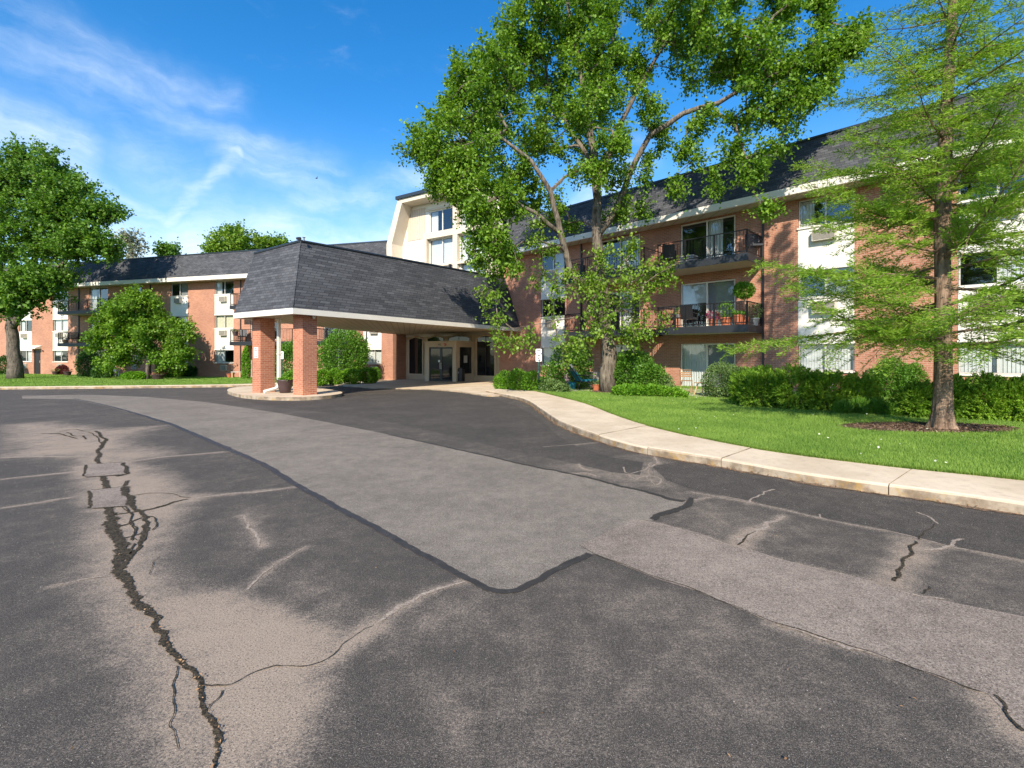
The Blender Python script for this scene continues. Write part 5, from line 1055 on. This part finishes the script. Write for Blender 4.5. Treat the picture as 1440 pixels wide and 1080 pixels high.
for sx in (-1, 1):
    for sy in (-1, 1): m = MB(); stick(m, (sx*.27, sy*.2, 0), (sx*.15, sy*.12, .43), .022); m.build('leg', M['palewood'], t)
# lounge chair with turquoise cushion
q = at(822, 548.5); t = thing('lounge_chair', 'reclining garden chair with turquoise and grey cushion beside the maple trunk', 'chair', q, R(195)); m = MB()
for y in (-.28, .28): stick(m, (-.6, y, .34), (.35, y, .36), .018); stick(m, (.3, y, .36), (.75, y, 1.0), .018); stick(m, (-.5, y, 0), (-.45, y, .35), .016); stick(m, (.45, y, 0), (.25, y, .5), .016); stick(m, (-.2, y, .58), (.45, y, .62), .016)
m.build('frame', M['plastic'], t); m = MB(); m.prismx([(-.27, .37), (.27, .37), (.27, .43), (-.27, .43)], -.6, .3); m.build('seat', M['teal'], t); m = MB()
m.add([(.28, -.26, .40), (.28, .26, .40), (.55, .26, .76), (.55, -.26, .76), (.22, -.26, .44), (.22, .26, .44), (.49, .26, .80), (.49, -.26, .80)], [(0, 1, 2, 3), (7, 6, 5, 4), (0, 4, 5, 1), (1, 5, 6, 2), (2, 6, 7, 3), (3, 7, 4, 0)]); m.build('back_cushion', M['teal'], t); m = MB()
m.add([(.56, -.26, .77), (.56, .26, .77), (.74, .26, 1.02), (.74, -.26, 1.02), (.50, -.26, .81), (.50, .26, .81), (.68, .26, 1.06), (.68, -.26, 1.06)], [(0, 1, 2, 3), (7, 6, 5, 4), (0, 4, 5, 1), (1, 5, 6, 2), (2, 6, 7, 3), (3, 7, 4, 0)]); m.build('head_cushion', M['grey'], t)
q = at(804.5, 548); t = thing('bucket', 'turquoise bucket on the lawn edge beside the lounge chair', 'bucket', q, 0); m = MB(); m.lathe([(.12, 0), (.17, .3), (.175, .32), (.15, .32)], 0, 0, 16); m.build('body', M['teal'], t, True); m = MB(); m.tube([(-.17, 0, .3), (-.12, -.02, .42), (0, -.03, .47), (.12, -.02, .42), (.17, 0, .3)], .006, 5); m.build('handle', M['grey'], t)
q = at(797, 547.5); t = thing('rolling_cart', 'dark garden cart with pinkish bag left of the lounge chair', 'cart', q, R(30)); m = MB()
for x in (-.15, .15): stick(m, (x, 0, .1), (x, .1, .95), .014)
stick(m, (-.15, .1, .95), (.15, .1, .95), .014); m.box(-.2, .2, -.1, .15, .1, .13); m.build('frame', M['plastic'], t); m = MB(); m.lathe([(.09, .13), (.14, .3), (.13, .6), (.06, .75), (.03, .78)], 0, .02, 12); m.build('bag', plain('mauve_bag', (.28, .2, .24), .8), t, True)
for x in (-.18, .18): m = MB(); m.tube([(x-.015, 0, .09), (x+.015, 0, .09)], .09, 14); m.build('wheel', M['plastic'], t)
def pot(loc, r, h, label, plant=None, n=300, ph=.3, mat='terra', L=.06, flowers=None):
    t = thing('flower_pot', label, 'pot', loc, 0); m = MB(); m.lathe([(r*.7, 0), (r*.95, h*.85), (r*1.08, h*.86), (r*1.08, h), (r*.9, h), (r*.88, h*.9)], 0, 0, 16); m.build('pot', M[mat], t)
    if plant: shrub('x', 'x', [(loc[0], loc[1], loc[2]+h+ph*.5, r*1.3, r*1.3, ph*.6)], M[plant], n, L, parent=t, stems=False, base=loc)
    return t
q = at(832, 545); t = thing('storage_box', 'off white slatted storage box against the wall behind the lounge chair', 'box', (q[0], q[1]+.6, q[2]), R(-45)); m = MB(); m.box(-.5, .5, -.25, .25, 0, .6); m.build('body', plain('offwhite', (.5, .45, .38), .7), t); m = MB(); m.box(-.53, .53, -.28, .28, .602, .66); m.build('lid', plain('offwhite2', (.55, .5, .44), .7), t)
pot(at(838, 549.5), .16, .26, 'terracotta pot with low plant left of the maple trunk', 'bushD', 300, .15)
# balcony furniture, right wing middle balcony
def bal(px, dep, zt): return (FR.x(px, -dep), -dep, zt)
def onR(px, dep, zt): v = FR.w(FR.x(px, -dep), -dep, zt); return (v.x, v.y, v.z)
z2, z3 = 2.69, 5.43
q = onR(1046, .95, z2); t = thing('topiary', 'ball shaped topiary tree in a pot on the middle balcony', 'potted tree', q); m = MB(); m.lathe([(.13, 0), (.2, .3), (.21, .34), (.17, .34)], 0, 0, 16); m.build('pot', M['terra'], t); m = MB(); m.tube([(0, 0, .3), (.01, 0, .8), (0, 0, 1.15)], [.018, .014, .012], 6); m.build('stem', M['bark3'], t)
shrub('x', 'x', [(q[0], q[1], q[2]+1.4, .34, .34, .32)], M['golden'] if False else M['bushB'], 2600, .07, parent=t, stems=False, base=q, inner=.5)
for px, dep, r, h, lab, pl_, ph in [(1003, 1.4, .19, .3, 'red pot with pink flowers at the middle balcony railing', 'pinkfl', .3), (1021, 1.4, .22, .34, 'wide red pot with bright leafy plant on the middle balcony', 'bushB', .55), (1039, 1.45, .2, .42, 'tall red pot on the middle balcony next to the corner', 'bushA', .12), (1060, .8, .2, .3, 'grey pot with pale plant at the right end of the middle balcony', 'bushD', .55)]:
    if pl_ == 'pinkfl': M['pinkfl'] = leaf_mat('pink_flower', (.3, .03, .1), (.6, .08, .25), .2)
    pot(onR(px, dep, z2), r, h, lab, pl_, 500, ph, 'terra' if 'red' in lab else 'grey')
def arm_chair(loc, rz, label, mat='plastic'):
    t = thing('patio_chair', label, 'chair', loc, rz)
    for x in (-.24, .24):
        for y in (-.22, .22): m = MB(); stick(m, (x, y, 0), (x, y, .42 if y < 0 else .44), .014); m.build('leg', M[mat], t)
    m = MB(); m.cbox(-.27, .27, -.26, .26, .40, .47, .03); m.build('seat', M[mat], t); m = MB(); m.add([(-.26, .22, .44), (.26, .22, .44), (.25, .36, 1.0), (-.25, .36, 1.0), (-.26, .26, .44), (.26, .26, .44), (.25, .40, 1.0), (-.25, .40, 1.0)], [(0, 1, 2, 3), (7, 6, 5, 4), (0, 4, 5, 1), (1, 5, 6, 2), (2, 6, 7, 3), (3, 7, 4, 0)]); m.build('backrest', M[mat], t)
    m = MB()
    for x in (-.27, .27): m.tube([(x, -.24, .4), (x, -.24, .64), (x, .3, .66)], .016, 6)
    m.build('armrest', M[mat], t); return t
arm_chair(onR(939, .9, z2), R(-120), 'black patio chair at the left end of the middle balcony'); arm_chair(onR(969, .8, z2), R(140), 'tall backed black patio chair left of the glass door on the middle balcony')
q = onR(953, 1.0, z2); t = thing('side_table', 'small black table with a pale plant between the chairs on the middle balcony', 'table', q); m = MB(); m.lathe([(.24, .45), (.24, .48)], 0, 0, 18); m.build('table_top', M['plastic'], t); m = MB(); m.tube([(0, 0, 0), (0, 0, .45)], .03, 8); m.lathe([(.16, 0), (.15, .02)], 0, 0, 14); m.build('pedestal', M['plastic'], t)
pot((q[0], q[1], q[2]+.485), .09, .14, 'small potted pale plant on the balcony side table', 'bushD', 200, .25, 'grey')
arm_chair(onR(1061, .7, z3), R(-10), 'black wrought chair at the right end of the top balcony'); arm_chair(onR(938, .8, z3), R(170), 'black chair at the left end of the top balcony')
q = onR(968, 1.2, z3); t = thing('storage_box', 'low grey box on the top balcony floor', 'box', q, R(-45)); m = MB(); m.box(-.3, .3, -.2, .2, 0, .28); m.build('body', M['grey'], t); m = MB(); m.box(-.32, .32, -.22, .22, .282, .32); m.build('lid', M['alu'], t)
# left wing balcony things
def onL(px, dep, z): v = FL.w(FL.x(px, -dep), -dep, z); return (v.x, v.y, v.z)
zb = 2.56+zo+g(-23, 37.6)
pot(onL(331, 1.55, zb+.45), .2, .32, 'dark hanging basket on the rail of the balcony left of the far column', 'bushC', 200, .15, 'planter'); 
arm_chair(onL(341, .8, zb), R(20), 'dark chair on the balcony left of the far column'); arm_chair(onL(101, .8, zb), R(0), 'reddish brown chair on the middle far left balcony', 'wood')
for px in (92, 112, 122): pot(onL(px, 1.3, zb), .2, .3, {92: 'wooden tub on the far left balcony behind the rail', 112: 'flower tub in the middle of the far left balcony', 122: 'pink flower pot near the door of the far left balcony'}[px], 'pinkfl' if px == 122 else 'purple', 200, .25, 'wood')
q = at(158, 529.5); t = arm_chair(q, R(200), 'white garden chair beside the small round tree', 'signw'); t.scale = (1.3, 1.3, 1.1)
q = at(314, 529); t = thing('garden_stool', 'x', 'stool', at(318.5, 531), R(10)); t['label'] = 'small pale garden stool at the wall left of the far column'; m = MB(); m.box(-.35, .35, -.2, .2, .42, .47); m.build('seat', plain('offwhite', (.5, .45, .38)), t)
for sx in (-.28, .28): m = MB(); m.box(sx-.04, sx+.04, -.16, .16, 0, .42); m.build('leg', M['palewood'], t)
t.location = at(333, 531)
pot(at(323, 531), .22, .3, 'red brown pot at the corner of the left wing near the stool', None); pot(at(222, 533.5), .4, .35, 'dark low tub on the lawn beside the small round tree', 'purple', 150, .1, 'planter')
pot(at(78, 527), .25, .3, 'dark red tub below the ground floor window far left', 'bushA', 150, .2, 'planter'); pot(at(95, 528), .28, .35, 'red tub at the far left bed beside the dark shrub', 'purple', 150, .2, 'planter')
# ------------------------------------------------------------------ out of view trees behind the viewer (seen only mirrored in glass)
for i, (x, y) in enumerate([(-22, -34), (6, -40), (30, -30)]):
    TY = 20; bsx = [(x+dx, y+dy, z, 3.6, 3.6, 2.6, 40) for dx, dy, z in ((0, 0, 11), (3, 1, 8), (-3, -1, 8), (0, 2, 6.5))]
    tree('street_tree', ['broad tree across the lot behind the viewer to the left', 'broad tree across the lot behind the viewer in the middle', 'broad tree across the lot behind the viewer to the right'][i], (x, y, 0), [([(x, y, 0), (x, y, 5), (x, y, 10)], [.4, .3, .1])], bsx, M['maple3'], M['bark3'], per=24, L=.55, sig=.8, shoot=1.2)
# ------------------------------------------------------------------ camera
cd = bpy.data.cameras.new('camera'); cam = bpy.data.objects.new('camera', cd); col.objects.link(cam); scene.camera = cam
cam.location = (0, 0, CZ); cam.rotation_euler = (R(90), 0, 0); cd.sensor_width = 36; cd.lens = 36*F/1440; cd.shift_y = -(540-HZ)/1440; cd.clip_start = .05; cd.clip_end = 3000
# ------------------------------------------------------------------ light
EL = R(35.0); sd = Vector((-.167*math.cos(EL), -.986*math.cos(EL), math.sin(EL))).normalized()
sl = bpy.data.lights.new('sun', 'SUN'); sl.energy = SUN; sl.angle = R(.55); sl.color = (1.0, .89, .74); so = bpy.data.objects.new('sun', sl); col.objects.link(so); so.rotation_euler = sd.to_track_quat('Z', 'Y').to_euler()
wd_ = bpy.data.worlds.new('World'); scene.world = wd_; wd_.use_nodes = True; nt = wd_.node_tree; nt.nodes.clear(); N = NT(nt)
out = N.n('ShaderNodeOutputWorld'); bg = N.n('ShaderNodeBackground'); nt.links.new(bg.outputs[0], out.inputs[0]); bg.inputs[1].default_value = SKY
sk = N.n('ShaderNodeTexSky'); sk.sky_type = 'NISHITA'; sk.sun_disc = False; sk.sun_elevation = EL; sk.sun_rotation = math.atan2(sd.x, sd.y) % (2*math.pi); sk.altitude = 100; sk.air_density = 1.0; sk.dust_density = .35; sk.ozone_density = 3.0
hs = N.n('ShaderNodeHueSaturation'); hs.inputs['Saturation'].default_value = SAT; hs.inputs['Value'].default_value = 1.0; nt.links.new(sk.outputs[0], hs.inputs['Color'])
d = N.n('ShaderNodeTexCoord').outputs['Generated']; x, y, z = N.sxyz(d)[0:3]
az = N.m('ARCTAN2', x, y); el = N.m('ARCSINE', z)
wv = N.cxyz(az, el, 0.0)
wn = N.noise(wv, 5, 4, .6, 1); wsep = N.sxyz(wn); azw = N.m('ADD', az, N.m('MULTIPLY', N.m('SUBTRACT', wsep[0], .5), .16)); elw = N.m('ADD', el, N.m('MULTIPLY', N.m('SUBTRACT', wsep[1], .5), .12))
def ae(px, py):
    a = (px-720)/F; b = (HZ-py)/F; return math.atan(a), math.atan(b/math.hypot(1, a))
tot = None
for (p0, p1, wdt, st) in [((-60, 150), (245, 305), .018, .30), ((245, 305), (350, 225), .016, .36), ((80, 80), (470, 245), .03, .20), ((-80, 170), (90, 190), .035, .34), ((330, 225), (520, 290), .03, .22), ((120, 330), (640, 345), .04, .38), ((430, 300), (620, 240), .03, .26), ((170, 170), (300, 290), .05, .16), ((900, 210), (760, 330), .03, .3), ((520, 330), (700, 150), .03, .22), ((20, 20), (330, 140), .03, .16), ((-60, 40), (160, 120), .05, .18), ((300, 310), (520, 330), .035, .24)]:
    a0, e0 = ae(*p0); a1, e1 = ae(*p1); vx, vy = a1-a0, e1-e0; L2 = vx*vx+vy*vy
    dx = N.m('SUBTRACT', azw, a0); dy = N.m('SUBTRACT', elw, e0)
    t = N.m('DIVIDE', N.m('ADD', N.m('MULTIPLY', dx, vx), N.m('MULTIPLY', dy, vy)), L2, clamp=True)
    qx = N.m('SUBTRACT', dx, N.m('MULTIPLY', t, vx)); qy = N.m('SUBTRACT', dy, N.m('MULTIPLY', t, vy))
    r2 = N.m('DIVIDE', N.m('ADD', N.m('MULTIPLY', qx, qx), N.m('MULTIPLY', qy, qy)), -wdt*wdt)
    k = N.m('MULTIPLY', N.m('EXPONENT', r2), st*1.35); tot = k if tot is None else N.m('MAXIMUM', tot, k)
# streaky fibre noise
rot = N.n('ShaderNodeMapping'); nt.links.new(N.cxyz(azw, elw, 0.0), rot.inputs[0]); rot.inputs['Rotation'].default_value = (0, 0, R(24)); rot.inputs['Scale'].default_value = (3.0, 13.0, 1)
fib = N.noise(rot.outputs[0], 1.6, 7, .62); fine = N.noise(wv, 9, 6, .65)
mod = N.m('ADD', N.m('MULTIPLY', N.sm(fib, .30, .70), .75), N.m('MULTIPLY', N.sm(fine, .3, .7), .45))
gen = N.m('MULTIPLY', N.m('MULTIPLY', N.sm(fib, .52, .80), N.sm(fine, .4, .7)), .16)
hz = N.m('MULTIPLY', N.m('SUBTRACT', 1.0, N.sm(el, .0, .48)), .30)
cloud = N.m('ADD', N.m('ADD', N.m('MULTIPLY', tot, mod), gen), hz, clamp=True)
cc = N.mix(cloud, hs.outputs[0], CLOUDC)
nt.links.new(cc, bg.inputs[0])
scene.view_settings.view_transform = 'Standard'; scene.view_settings.look = 'None'; scene.view_settings.gamma = 1; scene.view_settings.exposure = EXPO
scene.cycles.max_bounces = 8; scene.cycles.transparent_max_bounces = 12; scene.cycles.caustics_reflective = False; scene.cycles.caustics_refractive = False
